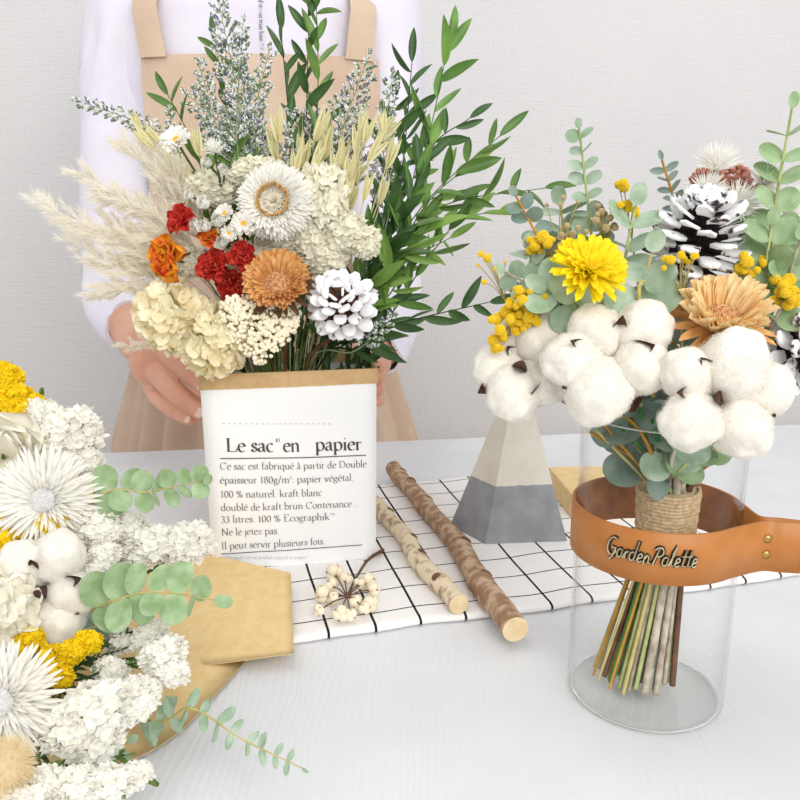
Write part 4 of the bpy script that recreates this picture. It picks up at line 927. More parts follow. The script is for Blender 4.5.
def fB(name,label,cat,parts,px,py,Y,rpx,face,sm=None,group=None,sc=(1,1,1),roll=None,sr=None):
    p=P(px,py,Y); size=rpx*mpp(p); f=nrm((face[0],-1,face[1])); b,v=vbase(); i=_vi[0]
    sm=sm or stem_mats[i%len(stem_mats)]; sr=sr or (.0017+.0008*((i*3)%4)/4 + (.0008 if sm in(m_stemw,m_stemgr) else 0))
    return flower(name,label,cat,parts,p,f,size,b,sm,sr,group,roll,sc,via=v)
# cotton
def lock_me(k):
    def f():
        def s(u,v):
            a=-PI/2+PI*u; b=2*PI*v; d=np.array([math.cos(a)*math.cos(b),math.cos(a)*math.sin(b),math.sin(a)])
            r=1+.13*mnoise.noise(Vector(d*1.3+k*7.))+.08*mnoise.noise(Vector(d*2.6+k*3.))+.018*mnoise.noise(Vector(d*9+k)); return d*r*np.array([1,1,1.04])
        g=grid(s,26,36,True); mb=MB().add(g)
        fib=(np.array([(0,-.5,0),(0,.5,0),(.5,0,.12),(1,.2,.1)]),[np.array([(0,1,2),(0,2,3)])]); R=[];Q=[]
        for i in range(2600):
            d=rdir(); tdir=nrm(np.cross(d,rdir())); dd2=nrm(d*.38+tdir); R.append(FX(dd2,d)*np.array([.13,.006,.13])[None,:]); r=1+.13*mnoise.noise(Vector(d*1.3+k*7.))+.08*mnoise.noise(Vector(d*2.6+k*3.)); Q.append(d*r*.995)
        mb.many(fib,np.array(R),np.array(Q)); return mb.build('cotton_lock',m_cotton)
    return cached(('lock',k),f)
def bract_tpl(L,W,sp=1.):
    t=petal(L,W,.3,.75,9,7,bend=.22*L,cup=.45); V,F=t; o=len(V)
    return (np.vstack([V,V-np.array([0,0,.0012])]),[F[0],F[0][:,::-1]+o])
def cotton(label,cpx,Y,lobes,bracts,base,via,sm,sr,group,face=(0,-1,.1),jy=.006,sq=.95):
    t=thing('cotton_boll',label,'cotton',base,group); base=np.asarray(base); c=P(cpx[0],cpx[1],Y+.012)
    for k,(x,y,r,dy) in enumerate(lobes):
        p=P(x,y,Y+dy); s=r*1.03*mpp(p); d=nrm(p-c+np.array([0,-.004,0])); R=FZ(d,rnd.random()*6,s)*np.array([1,1,1.05])[None,:]; part('cotton_lock',lock_me((k+int(cpx[0]))%4),t,M4(R,p-base))
    for (x,y,w,dy) in bracts:
        e=P(x,y,Y+dy-.013); back=c+(e-c)*.4+np.array([0,.004,0]); d=e-back; L=np.linalg.norm(d); w_=w*1.5*mpp(e)
        mb=MB().add(bract_tpl(L,w_),FX(d,(rnd.uniform(-.2,.2),-1,.2)),back-base,0); V=mb.V[0]
        part('husk_bract',mb.build('husk_bract',m_husk),t)
    f=nrm(face); part('stem',stem_mesh(base,c+np.array([0,.016,0]),f,sr,sm,via=via),t); return t
b,v=vbase(); cotton('left cotton boll of the vase bouquet, above the concrete pyramid',(522,366),.545,[(515,337,21,.012),(544,339,28,.004),(500,368,24,.008),(514,392,28,-.004),(540,380,25,.0)],[(475,394,14,.012),(489,393,10,.0),(531,400,22,-.006),(504,344,12,.01),(524,360,12,-.01)],b,v,m_stemgr,.003,'cotton bolls of the vase bouquet')
b,v=vbase(); cotton('middle cotton boll of the vase bouquet, the largest, under the yellow strawflower',(612,358),.515,[(596,332,27,.008),(641,331,29,.006),(573,361,28,.0),(597,390,33,-.008),(639,368,28,-.006)],[(563,339,10,.0),(557,389,20,.006),(634,415,34,.004),(660,342,18,-.006),(622,310,12,.004),(570,404,12,.004)],b,v,m_stemw,.0032,'cotton bolls of the vase bouquet')
b,v=vbase(); cotton('right cotton boll of the vase bouquet, in front of the pale protea',(722,395),.485,[(686,375,26,.004),(733,367,34,.006),(761,388,28,.01),(690,421,29,-.006),(740,428,29,-.004)],[(776,417,16,.012),(694,354,14,.006),(708,447,14,.004),(668,392,12,.0),(712,402,10,-.008)],b,v,m_stemw,.003,'cotton bolls of the vase bouquet')
fB('protea','wide pale orange dried protea in the vase bouquet above the right cotton boll','flower',protea_parts(True),721,321,.52,55,(.0,1.5),sm=m_stemb,sr=.0024,roll=.4,sc=(1,.9,1))
fB('pine_cone','large dark pine cone with white-brushed scales at the top of the vase bouquet','pine cone',pinecone_me(.52,2,True,62),699,242,.565,51,(.0,2.2),sm=m_stemb,sr=.0024)
fB('pine_cone','dark white-tipped pine cone cut by the right frame edge beside the protea','pine cone',pinecone_me(.55,3,True,62),808,352,.53,46,(.3,.3),sm=m_stemb,sr=.0024)
fB('strawflower','bright yellow strawflower above the middle cotton boll','flower',straw_yellow_parts(),588,272,.515,37,(.1,.95),sm=m_stemg,roll=.2)
wt=[(717,165,17,(-.1,2.),'white tufted everlasting standing highest beside the dusty red berries'),(708,192,15,(0,.8),'white tufted everlasting directly over the tip of the large dark cone'),(737,204,17,(.2,.6),'white tufted everlasting right of the cone tip'),(765,180,14,(.2,.8),'white tufted everlasting behind the tall right eucalyptus'),(754,236,15,(.3,.2),'cream tufted everlasting between the dark cone and the right eucalyptus'),(786,205,16,(.3,.5),'white tufted everlasting near the right frame edge')]
for x,y,r,f,l in wt: fB('everlasting_daisy',l,'flower',tuft_parts(),x,y,.575,r*1.35,f,group='white everlastings of the vase bouquet')
fB('berry_cluster','cluster of dusty red berries between white everlastings, the larger one','berries',[('berries',berries_me(m_berryr,48,.2))],733,182,.6,16,(.1,.6),sm=m_stemb,group='dusty red berries')
fB('berry_cluster','small cluster of dusty red berries peeping left of the white everlasting','berries',[('berries',berries_me(m_berryr,48,.2))],703,182,.605,12,(-.1,.6),sm=m_stemb,group='dusty red berries')
# eucalyptus of the vase bouquet
eg='eucalyptus sprigs of the vase bouquet'
eu=[([(600,330),(592,240),(579,128)],22,.58,m_euc,'tall eucalyptus sprig with its tip highest left of the vase bouquet',.5,200),
([(770,320),(772,230),(792,108)],32,.56,m_eucg,'tall light green eucalyptus sprig along the right frame edge',.55,230),
([(590,330),(556,270),(516,196)],24,.57,m_eucd,'grey-green eucalyptus sprig pointing up left towards the ruscus tips',.55,150),
([(600,320),(560,300),(505,272)],26,.55,m_euc,'eucalyptus sprig spreading left above the left cotton boll',.6,110),
([(640,310),(646,278),(652,252)],33,.53,m_euc,'eucalyptus sprig with round leaves between yellow strawflower and dark cone',.8,62),
([(620,330),(625,260),(636,205)],32,.56,m_euc,'broad-leaved eucalyptus sprig behind the yellow strawflower',.8,120),
([(590,320),(570,304),(546,290)],32,.53,m_euc,'eucalyptus sprig lying over the left and middle cotton bolls',.9,60),
([(690,300),(682,230),(662,160)],15,.6,m_eucd,'slim dark eucalyptus twig with tiny leaves above the large cone',.8,110),
([(770,330),(785,290),(800,240)],26,.53,m_eucg,'eucalyptus sprig between the protea and the right-hand cone',.8,80),
([(600,330),(570,262),(560,205)],28,.6,m_euc,'large-leaved eucalyptus sprig behind the yellow strawflower, left side',.8,110),
([(760,300),(765,270),(772,225)],28,.54,m_eucg,'short eucalyptus sprig in front of the tall right one',.8,60),
([(560,340),(535,300),(530,250)],24,.56,m_euc,'eucalyptus sprig among the mimosa on the left',.8,62),
([(650,450),(630,420),(606,412)],30,.55,m_eucd,'eucalyptus sprig low in the vase neck, left half',1,40),
([(672,460),(680,440),(690,420)],30,.545,m_euc,'eucalyptus sprig low in the vase neck, right half',1,60),
([(660,470),(655,440),(650,410)],30,.56,m_eucd,'eucalyptus sprig low in the vase neck, in the middle',1,80),
([(680,470),(700,450),(715,440)],24,.55,m_eucg,'eucalyptus sprig low in the vase neck, outermost right',1,50),
([(645,470),(640,430),(655,350)],34,.575,m_eucd,'dark eucalyptus sprig filling the gap behind the cotton bolls',1,120),
([(700,440),(705,380),(660,330)],34,.575,m_eucd,'dark eucalyptus sprig filling the gap behind the protea',1,120),
([(640,440),(600,380),(560,330)],32,.59,m_eucd,'dark eucalyptus sprig behind the left cotton boll',1,140)]
for k,(pts,L,Y,m,l,tp,len_px) in enumerate(eu):
    w=PP(pts,Y); b,v=vbase(); i=_vi[0]; mp_=mpp(w[0]); path,s=arclen(smooth_path([b]+v+w,30)); 
    branch('eucalyptus_sprig',l,'foliage',w,b,L*1.2*mp_,'eucl' if L<16 else 'euc',m,stem_mats[(i*2)%5],.0018,step=L*mp_*.86,group=eg,via=v,start_len=max(0,s[-1]-len_px*mp_),ltaper=tp)
# mimosa and wiry yellow balls
def balls(name,label,cat,lst,Y,m,base,via,group=None,anchor=None,sm=None,rj=1.,sr=.0011):
    lst=[(x,y,r*.86) for x,y,r in lst]+[(x+rnd.uniform(-1.3,1.3)*r,y+rnd.uniform(-1.2,1.2)*r,r*rnd.uniform(.5,.75)) for x,y,r in lst for _ in (0,1) if r>=3.9]
    t=thing(name,label,cat,base,group); base=np.asarray(base); Pn=[P(x,y,Y+rnd.uniform(-.008,.008)) for x,y,r in lst]; c=P(anchor[0],anchor[1],Y+.012)
    st=MB().add(tube(smooth_path([base-base]+[np.asarray(v)-base for v in via]+[c-base],20),[sr,.0008],6))
    for q in Pn: st.add(tube(smooth_path([c-base,(c+q)/2-base+np.array([0,.003,.002]),q-base],8),.00035,4,cap=False))
    part('stem',st.build('stem',sm or m_stemy),t)
    for q,(x,y,r) in zip(Pn,lst): part('blossom',ball_me(m,len(lst)%2),t,M4(FZ(rdir(),0,r*mpp(q)*rj),q-base))
    return t
mi=[([(487,259,4),(481,254,3.5),(495,269,2),(478,265,2),(505,262,1.8),(484,282,3)],(505,300),.55,m_mim,'thin mimosa stalks with a few yellow balls, furthest left of the vase bouquet'),
([(543,237,7),(535,246,6),(541,250,5),(548,244,5),(530,240,4)],(560,280),.55,m_mim,'knot of yellow mimosa balls above the left eucalyptus leaves'),
([(498,318,6),(506,312,7),(512,322,6),(500,330,6),(493,340,6),(503,338,5),(516,330,6),(520,310,5),(495,349,5),(510,302,5)],(525,320),.535,m_mim,'dense mimosa cluster hanging left above the left cotton boll'),
([(522,300,6),(528,310,6),(533,318,6),(524,322,5),(536,304,5),(541,296,4),(519,290,5),(530,292,5)],(545,315),.53,m_mim,'dense mimosa cluster in the notch right of the hanging one'),
([(624,187,6),(628,204,5),(620,205,4),(636,212,4)],(632,240),.57,m_mim,'pair of yellow balls on wiry stalks over the broad eucalyptus'),
([(671,260,5),(681,255,4.5),(694,256,4),(664,268,3),(688,262,3)],(682,300),.515,m_mim,'three yellow balls on stalks in front of the large dark cone'),
([(747,262,7),(755,266,7),(743,270,5),(762,260,5),(751,274,5)],(745,300),.54,m_mim,'yellow mimosa knot right of the large dark cone'),
([(786,284,8),(792,293,8),(780,292,6),(796,302,6),(788,305,6),(776,300,4)],(785,320),.525,m_mim,'yellow mimosa knot at the right frame edge over the cone'),
([(567,226,3.5),(572,234,4),(562,236,4),(578,228,3),(560,246,4),(570,246,4.5),(556,252,3.5),(566,258,4),(580,240,4),(586,232,3)],(580,280),.56,m_gyp,'beige dried filler florets left above the yellow strawflower'),
([(602,212,4),(610,218,4),(596,220,4),(606,228,4.5),(614,226,4),(598,206,3),(612,208,3)],(605,250),.565,m_gyp,'beige dried filler florets right above the yellow strawflower'),
([(563,197,2.5),(578,202,2.2),(547,205,2.5),(560,204,2),(532,262,3),(526,256,3),(538,268,3.5),(506,285,3.5),(512,290,3)],(560,260),.565,m_gyp,'sparse beige seed florets on wires on the left of the vase bouquet')]
for lst,an,Y,m,l in mi:
    b,v=vbase(); balls('dried_floret_stem' if m is m_gyp else 'mimosa_stem',l,'flower',lst,Y,m,b,v,'beige floret stems' if m is m_gyp else 'yellow mimosa stems of the vase bouquet',an,m_stemy)
# bare dyed stems splayed in the vase neck
for k,(x,y,m,l) in enumerate([(590,432,m_stemo,'ochre wiry stem splayed furthest left above the twine'),(596,430,m_stemy,'straw stem next to the furthest left one above the twine'),(618,425,m_stemgb,'bright green stem crossing left above the twine'),(640,410,m_stemgb,'bright green stem rising to the middle cotton boll'),(652,420,m_stemgb,'bright green stem in the middle of the vase neck'),(690,440,m_stemgb,'bright green stem leaning right above the twine'),(716,452,m_stemo,'ochre stem splayed furthest right above the twine'),(722,456,m_stemo,'lower ochre stem of the pair splayed right'),(708,448,m_stemo,'upper ochre stem splayed right'),(600,420,m_stemo,'second ochre stem splayed left above the twine')]):
    b,v=vbase(); e=P(x,y,.545); t=thing('bare_stem',l,'stem',b,'dyed stems of the vase bouquet'); part('stalk',MB().add(tube(smooth_path([b-b]+[q-b for q in v]+[e-b],20),.0011,6)).build('stalk',m),t)
# ------------------------------------------------------------------ lying bouquet in kraft paper, left foreground
def YC(py): return .70-(py-380)/400*.29
CB=np.array([-.335,.60,.012]); 
_ci=[0]
def cbase():
    i=_ci[0]; _ci[0]+=1; a=i*2.4; r=.022*math.sqrt((i%11+.5)/11); return CB+np.array([math.cos(a)*r,math.sin(a)*r,.004*(i%3)])
def fC(name,label,cat,parts,px,py,rpx,face=(0,.6),Y=None,dy=0,sm=None,group=None,sc=(1,1,1),roll=None,sr=.0014):
    p=P(px,py,(Y or YC(py))+dy); size=rpx*mpp(p); f=nrm((face[0],-1,face[1])); return flower(name,label,cat,parts,p,f,size,cbase(),sm,sr,group,roll,sc,bow=.06)
fC('strawflower','white spiky strawflower with a silver centre, the upper of the two in the front bouquet','flower',straw_spiky_parts(),47,500,50,(.05,.35),dy=-.02,roll=.5)
fC('strawflower','white spiky strawflower with a silver centre, the lower one cut by the left frame edge','flower',straw_spiky_parts(),4,700,56,(.1,.4),dy=-.025,roll=1.1)
b=cbase(); cotton('cotton boll of the front bouquet, between the two spiky strawflowers',(45,592),YC(592)-.005,[(26,566,25,.003),(59,557,24,.005),(73,594,24,.002),(26,610,21,.003),(59,623,28,-.004)],[(90,572,9,-.004),(86,613,8,.002),(35,552,9,-.002),(6,596,7,.0),(30,630,8,-.004),(44,588,10,-.016)],b,None,m_stemb,.003,None)
fC('garden_rose','large ivory dried rose cut by the left frame edge, above the upper strawflower','rose',cached('gr',lambda:[('petals',(lambda mb:[mb.add(petal(1.15,1.3,.35,.14,8,8,bend=-.25,cup=.4,ruf=.05),FX((math.cos(a)*math.cos(e),math.sin(a)*math.cos(e),math.sin(e)),(-math.cos(a)*math.sin(e),-math.sin(a)*math.sin(e),math.cos(e))),(0,0,-.4)) for a,e in [(i*2.4,math.radians(78-3.2*i)) for i in range(15)]] and mb.build('petals',m_cream))(MB()))]),2,458,46,(.3,.35),dy=-.01)
fC('hydrangea','pale yellow-green hydrangea head at the left frame edge beside the cotton','flower',[('petals',hyd_me(m_cream,2,30,.55))],-2,612,38,(.35,.3),dy=-.015)
def fluff_me():
    strand=(np.array([(0,-.5,0),(0,.5,0),(.6,.35,.05),(.6,-.35,.05),(1,0,.1)]),[np.array([(0,1,2,3)]),np.array([(3,2,4)])]); R=[];Q=[]
    for i in range(3500):
        d=rdir(); R.append(FX(nrm(d+rdir()*.3+np.array([0,0,.5])),rdir())*np.array([.55,.012,.5])[None,:]); Q.append(d*np.array([.6,.6,.75])*rnd.uniform(.7,1))
    return MB().many(strand,np.array(R),np.array(Q)).add(sphere(14,10,.66,1,1,1.2)).build('plume',m_fluff)
fC('bunny_tail_grass','soft beige fluffy grass head in the bottom left corner','dried grass',[('plume',fluff_me())],6,765,30,(.8,.1),dy=-.03)
ws=[(44,418,20,'white statice head at the top left beside the yellow statice',0),(66,436,30,'large white statice head at the top of the front bouquet',0),(84,462,18,'white statice head on the upper right shoulder of the front bouquet',.01),(60,470,26,'white statice head directly above the upper strawflower',.01),(84,492,15,'white statice head right of the upper strawflower',.012),(98,530,20,'white statice head above the round eucalyptus leaves, inner one',-.005),(104,556,14,'small white statice head right of the cotton boll',-.005),(97,572,12,'small white statice head touching the first round eucalyptus leaf',-.004),(128,528,18,'white statice head under the upper eucalyptus sprig',.01),(152,545,22,'white statice head in the middle of the right row',.012),(186,543,23,'white statice head furthest right, beside the paper bag',.012),(140,556,16,'white statice head tucked over the middle eucalyptus sprig',.015),(163,655,20,'white statice head over the kraft paper, upper one',.0),(172,672,15,'small pinkish white statice head over the kraft paper, lower one',.003),(128,702,24,'white statice head right of the lower dense one',-.005),(96,712,32,'dense white statice head right of the lower strawflower',-.01),(140,692,18,'white statice head at the right end of the lower row',-.003),(70,728,26,'white statice head under the lower strawflower, spreading wide',-.008),(95,745,24,'shaded white statice head beneath the dense one',.005),(50,785,20,'white statice head at the bottom frame edge, left one',-.01),(78,784,20,'white statice head at the bottom frame edge, second from left',-.01),(110,784,20,'white statice head at the bottom frame edge, third from left',-.01),(135,775,15,'white statice head at the bottom frame edge, rightmost',-.008),(112,672,16,'pale statice head in the shaded middle of the front bouquet',.015),(28,800,20,'white statice head at the very bottom left under the beige grass',-.01),(150,636,16,'pale statice head between the round eucalyptus and the kraft paper',.012),(120,640,14,'pale statice head below the round eucalyptus leaves',.018)]
for k,(x,y,r,l,dy) in enumerate(ws): fC('statice_flower',l,'flower',[('florets',statice_me(m_statw,k%3,120,.24))],x,y,r*.98,(rnd.uniform(-.1,.4),.7),dy=dy,group='white statice heads of the front bouquet',sc=(1.1,.85,.8),roll=rnd.uniform(-.4,.4))
ys=[(4,378,16,'yellow statice head highest at the left frame edge',.0),(14,398,16,'yellow statice head just under the highest one',.0),(26,414,13,'yellow statice head beside the top white statice',-.002),(8,412,16,'yellow statice head above the ivory rose',0),(10,522,18,'yellow statice head at the left edge below the upper strawflower',0),(14,546,18,'yellow statice head at the left edge above the cotton boll',-.002),(28,530,14,'yellow statice head under the left of the upper strawflower',0),(52,524,14,'yellow statice head right under the upper strawflower',-.012),(62,516,11,'yellow statice head under the right petals of the upper strawflower',-.014),(84,500,9,'small yellow statice head right of the upper strawflower',-.008),(28,642,14,'yellow statice head under the cotton boll, left one',-.006),(52,658,14,'yellow statice head under the cotton boll, middle one',0),(72,652,13,'yellow statice head under the cotton boll, right one',-.004),(88,642,12,'yellow statice head reaching right under the round eucalyptus',-.004),(60,676,12,'lowest yellow statice head beside the lower strawflower',0),(2,790,8,'tiny yellow statice head at the bottom left corner',0),(30,500,10,'yellow statice head between the ivory rose and strawflower',.01),(36,402,9,'small yellow statice head at the right of the top yellow group',-.002),(28,440,10,'dim yellow statice head under the top white statice',.015)]
for k,(x,y,r,l,dy) in enumerate(ys): fC('statice_flower',l,'flower',[('florets',statice_me(m_staty,k%3,150,.2))],x,y,r,(rnd.uniform(-.2,.4),.6),dy=dy,group='yellow statice heads of the front bouquet',sc=(1.1,.9,.9),roll=rnd.uniform(-.4,.4))
# eucalyptus of the front bouquet
def eC(label,pts,Ys,L,kind,m,ltaper,spread_face=(0,-1,.4),len_px=120,step=.6,sr=.0009):
    w=PP(pts,Ys); b=cbase(); mp_=mpp(w[0]); path,s=arclen(smooth_path([b]+w,30)); return branch('eucalyptus_sprig',label,'foliage',w,b,L*mp_,kind,m,m_stemy,sr,step=L*mp_*step,group='eucalyptus sprigs of the front bouquet',start_len=max(0,s[-1]-len_px*mp_),ltaper=ltaper,face=spread_face)
eC('upper eucalyptus sprig of the front bouquet, its tip over the paper bag edge',[(90,506),(150,492),(203,481)],[.60,.59,.58],27,'euc',m_eucg,.6,len_px=112,step=.75)
eC('middle eucalyptus sprig with the largest round leaves, over the kraft paper flap',[(95,608),(150,592),(214,600)],[.53,.52,.52],38,'euc',m_eucg,.7,len_px=125,step=.62)
eC('lowest eucalyptus sprig, lying out across the table with leaves shrinking to the tip',[(140,720),(190,708),(240,738),(302,768)],[.50,.485,.46,.44],28,'eucl',m_euc,.4,len_px=200,step=.8)
eC('short eucalyptus leaves peeping between statice and the lower eucalyptus',[(70,765),(100,758),(128,742)],[.46,.46,.47],22,'euc',m_euc,.7,len_px=60)
eC('eucalyptus leaves behind the round-leaved sprig under the cotton boll',[(60,640),(85,630),(105,622)],[.53,.53,.53],28,'euc',m_eucd,.8,len_px=40)
# fresh green sprigs and a dark core of greens
for k,(pts,L,m,l,ln_) in enumerate([([(30,470),(32,430),(36,412)],10,m_thyme,'small fresh green sprig left of the top white statice',50),([(60,560),(75,530),(82,515)],10,m_thyme,'small fresh green sprig right of the yellow statice under the strawflower',50),([(60,660),(110,640),(158,622)],11,m_dkgreen,'dark mossy green sprig running right under the round eucalyptus',110),([(70,680),(110,668),(142,662)],10,m_thyme,'bright sprig tips between pale statice heads',50),([(40,690),(80,665),(120,650)],14,m_dkgreen,'dark mossy green sprig in the shaded hollow',90),([(30,760),(70,765),(125,755)],16,m_ruscus,'leafy green sprig above the bottom row of statice',110),([(20,620),(60,690),(90,690)],16,m_dkgreen,'dark green sprig behind the yellow statice',100),([(60,500),(70,480),(82,478)],9,m_thyme,'green tips between the white statice heads at the top right',30),([(50,540),(90,590),(120,560)],14,m_dkgreen,'dark green sprig behind the white statice column',100),([(10,760),(30,750),(45,770)],12,m_thyme,'green tips beside the beige grass head',50)]):
    w=PP(pts,[YC(p[1])+.012 for p in pts]); b=cbase(); mp_=mpp(w[0]); path,s=arclen(smooth_path([b]+w,30))
    branch('green_sprig',l,'foliage',w,b,L*mp_,'ruscus',m,m_stemdk,.001,step=L*mp_*.2,group='green filler sprigs of the front bouquet',start_len=max(0,s[-1]-ln_*mp_),ltaper=.7,jit=1.,spread=1.1)
# kraft wrap : folded sheet under the bouquet, rising at the left to carry it
kw=thing('kraft_paper_wrap','sheet of golden kraft paper folded under the front bouquet','wrapping paper',(-.2,.62,.001))
o3=np.array([-.2,.62,.001])
def sheet(corners,nu,nv,zf,th=.0007):
    a,b_,c_,d_=[np.asarray(c) for c in corners]
    def f(u,v):
        p=(a*(1-u)+b_*u)*(1-v)+(d_*(1-u)+c_*u)*v; return p+np.array([0,0,zf(u,v)])-o3
    t=grid(f,nu,nv); V,F=t; o=len(V)
    V2=V-np.array([0,0,th]); n=nu;m_=nv
    bd=[i*m_ for i in range(n)]+[(n-1)*m_+j for j in range(1,m_)]+[i*m_+m_-1 for i in range(n-2,-1,-1)]+[j for j in range(m_-2,0,-1)]
    side=np.array([(bd[i],bd[(i+1)%len(bd)],bd[(i+1)%len(bd)]+o,bd[i]+o) for i in range(len(bd))])
    return (np.vstack([V,V2]),[F[0],F[0][:,::-1]+o,side])
fl=[G(60,520,.02),G(291,573,.026),G(294,656,.014),G(60,668,.006)]
part('paper_flap',MB().add(sheet(fl,30,20,lambda u,v:.004*math.sin(u*5+v*2)*v+.003*math.sin(PI*v))).build('paper_flap',m_kraftw),kw)
# lower sheet with a curved free edge
edge_px=[(252,652),(236,672),(216,694),(196,716),(172,737),(148,752),(122,763),(95,772),(60,780),(20,790)]
top_px=[(60,640)]*len(edge_px)
def lower():
    E=[G(x,y,.0035) for x,y in edge_px]; E=smooth_path(E,36); Tp=[G(40,600,.004)*(1-i/(len(E)-1))+G(-60,760,.004)*i/(len(E)-1) for i in range(len(E))]
    n=len(E);m_=14; V=[]
    for i in range(n):
        for j in range(m_):
            t=j/(m_-1); p=Tp[i]*(1-t)+E[i]*t; V.append(p+np.array([0,0,.007*math.sin(PI*t)*(1+.3*math.sin(i*.35))])-o3)
    V=np.array(V); F=gridF(n,m_); o=n*m_; bd=[i*m_ for i in range(n)]+[(n-1)*m_+j for j in range(1,m_)]+[i*m_+m_-1 for i in range(n-2,-1,-1)]+[j for j in range(m_-2,0,-1)]
    side=np.array([(bd[i],bd[(i+1)%len(bd)],bd[(i+1)%len(bd)]+o,bd[i]+o) for i in range(len(bd))])
    return (np.vstack([V,V-np.array([0,0,.0007])]),[F,F[:,::-1]+o,side])
part('paper_sheet',MB().add(lower()).build('paper_sheet',m_kraftw),kw)

# ------------------------------------------------------------------ birch sticks, berries, pyramid, kraft box
def stick(label,p0,p1,r0,r1,mb_,knots,k,zmid=0):
    t=thing('birch_stick',label,'stick',p0); p0=np.asarray(p0);p1=np.asarray(p1); n=60; V=[];sides=22; ax=nrm(p1-p0); x=nrm(np.cross(ax,(0,0,1))); z=np.cross(x,ax)
    L=np.linalg.norm(p1-p0); pts=[]
    for i in range(n+1):
        u=i/n; c=p0+(p1-p0)*u+x*(.0035*math.sin(u*7+k)+.0015*math.sin(u*17+k))-p0; r=r0+(r1-r0)*u; r*=1+.035*math.sin(u*23+k)
        kn=sum(.16*math.exp(-((u-q)/.018)**2) for q in knots)
        for j in range(sides):
            a=2*PI*j/sides; rr=r*(1+kn*(.5+.5*math.cos(a-1.2))+.05*mnoise.noise(Vector((u*30,math.cos(a)*1.2,math.sin(a)*1.2+k)))); V.append(c+x*math.cos(a)*rr+z*math.sin(a)*rr)
        pts.append(c)
    part('bark',MB().add((np.array(V),[gridF(n+1,sides,True)])).build('bark',mb_),t)
    for e,(c,rr) in (( -1,(pts[0],r0)),(1,(pts[-1],r1))):
        Vd=[c+ax*e*.0006]; 
        ring=[np.array(V[(0 if e<0 else n)*sides+j]) for j in range(sides)]
        V3=np.array([c+ax*e*.0004]+[q+ax*e*.0002 for q in ring]); F=np.array([(0,1+j,1+(j+1)%sides) if e>0 else (0,1+(j+1)%sides,1+j) for j in range(sides)])
        part('cut_end',MB().add((V3,[F]),smooth=False).build('cut_end',m_cutw),t)
    for q in knots:
        c=p0*0+(p1-p0)*q+x*(.0035*math.sin(q*7+k)+.0015*math.sin(q*17+k)); r=(r0+(r1-r0)*q); s=rnd.choice([-1,1]); d=nrm(x*s*.5+z*.9+ax*.2)
        part('knot',MB().add(sphere(10,6,r*.6,1,1,.5),FZ(d),c+d*r*.9).build('knot',m_bark3),t)
    return t
ra=12*mpp(G(398,470,.012)); rb_=15*mpp(G(519,632,.012))
stick('long thick birch stick with dark knots lying diagonally left of the concrete pyramid',G(396,468,CT+.0105),G(518,629,CT+.0120),.0105,.0122,m_bark1,[.08,.17,.33,.62,.8],1)
stick('thinner pale birch stick emerging from behind the paper bag',G(362,490,CT+.009),G(460,604,CT+.0098),.0095,.0098,m_bark2,[.3,.55,.68,.86],2.3)
# tallow berry sprig
Yb=None
tal=thing('tallow_berry_sprig','short brown twig with ivory three-part seed capsules on the cloth before the bag','dried sprig',G(345,600,CT))
ob=G(345,600,CT); hub=G(347,597,CT+.010)-ob
mb=MB().add(tube(smooth_path([G(383,550,CT+.003)-ob,G(368,560,CT+.007)-ob,G(355,580,CT+.008)-ob,hub],16),[.0022,.0016,.0014,.0012],7)); mb.add(tube([G(369,560,CT+.007)-ob,G(364,561,CT+.010)-ob],[.0012,.0007],6))
caps=[(335,574,9),(345,580,6.5),(324,594,8.5),(332,586,6.5),(320,610,6),(335,599,6.5),(341,613,8),(350,614,6.5),(367,582,8),(372,590,7),(369,603,8),(359,584,5.5),(355,602,6.5),(364,608,6)]
pos=[]
for x,y,r in caps:
    q=G(x,y,CT+.009+ .004*rnd.random())-ob; pos.append((q,r)); mb.add(tube(smooth_path([hub,(hub+q)/2+np.array([0,0,.002]),q],6),.0007,5,cap=False))
part('twig',mb.build('twig',m_bark3),tal)
for q,r in pos:
    mp_=mpp(q+ob); d=nrm(q-hub+np.array([0,0,.004])); R=FZ(d,rnd.random()*6,r*1.15*mp_); m2=MB(); m3=MB()
    for k in range(3):
        a=k*2.094; m2.add(sphere(10,8,.62,1,1,1.1),None,(math.cos(a)*.38,math.sin(a)*.38,.2)); m3.add(petal(1.25,.8,.3,.5,6,5,bend=.5,cup=.5),FX((math.cos(a+1)*.75,math.sin(a+1)*.75,.45),(-math.cos(a+1)*.5,-math.sin(a+1)*.5,.7)),(0,0,-.55))
    part('seed',m2.build('seed',m_tall),tal,M4(R,q)); part('husk',m3.build('husk',m_tallh),tal,M4(R,q))
# pyramid
fl_0=G(485,545,CT); fr0=G(567,541,CT); bl0=G(450,526,CT); br0=fr0+(bl0-fl_0); apex=P(520,356,(fl_0[1]+br0[1])/2)
base4=[fl_0,fr0,br0,bl0]; pc=sum(base4)/4
pyr=thing('concrete_pyramid','two-tone concrete pyramid, grey below and cream above, standing under the left cotton boll','ornament',(pc[0],pc[1],CT+.0004))
def pyr_part(t0,t1,m,name,wav=0):
    mb=MB()
    def q(c,t): 
        p=c+(apex-c)*t; return np.array([p[0]-pc[0],p[1]-pc[1],p[2]-CT])
    for s in range(4):
        a=base4[s];b_=base4[(s+1)%4]; n=24
        V=[];
        for j in range(n+1):
            c=a*(1-j/n)+b_*(j/n); wl=wav*.006*mnoise.noise(Vector((j*.35,s*5,0)))*math.sin(PI*j/n); wb_=0
            V.append(q(c,t0+(wl if t0>0 else 0))); V.append(q(c,t1+(wl if t1<1 else 0)))
        mb.add((np.array(V),[np.array([(2*j,2*j+2,2*j+3,2*j+1) for j in range(n)])]),smooth=False)
    if t0==0: mb.add((np.array([q(c,0) for c in base4]),[np.array([(3,2,1,0)])]),smooth=False)
    part(name,mb.build(name,m),pyr)
ph=apex[2]-CT; ts=(P(505,487,fl_0[1]+.01)[2]-CT)/ph
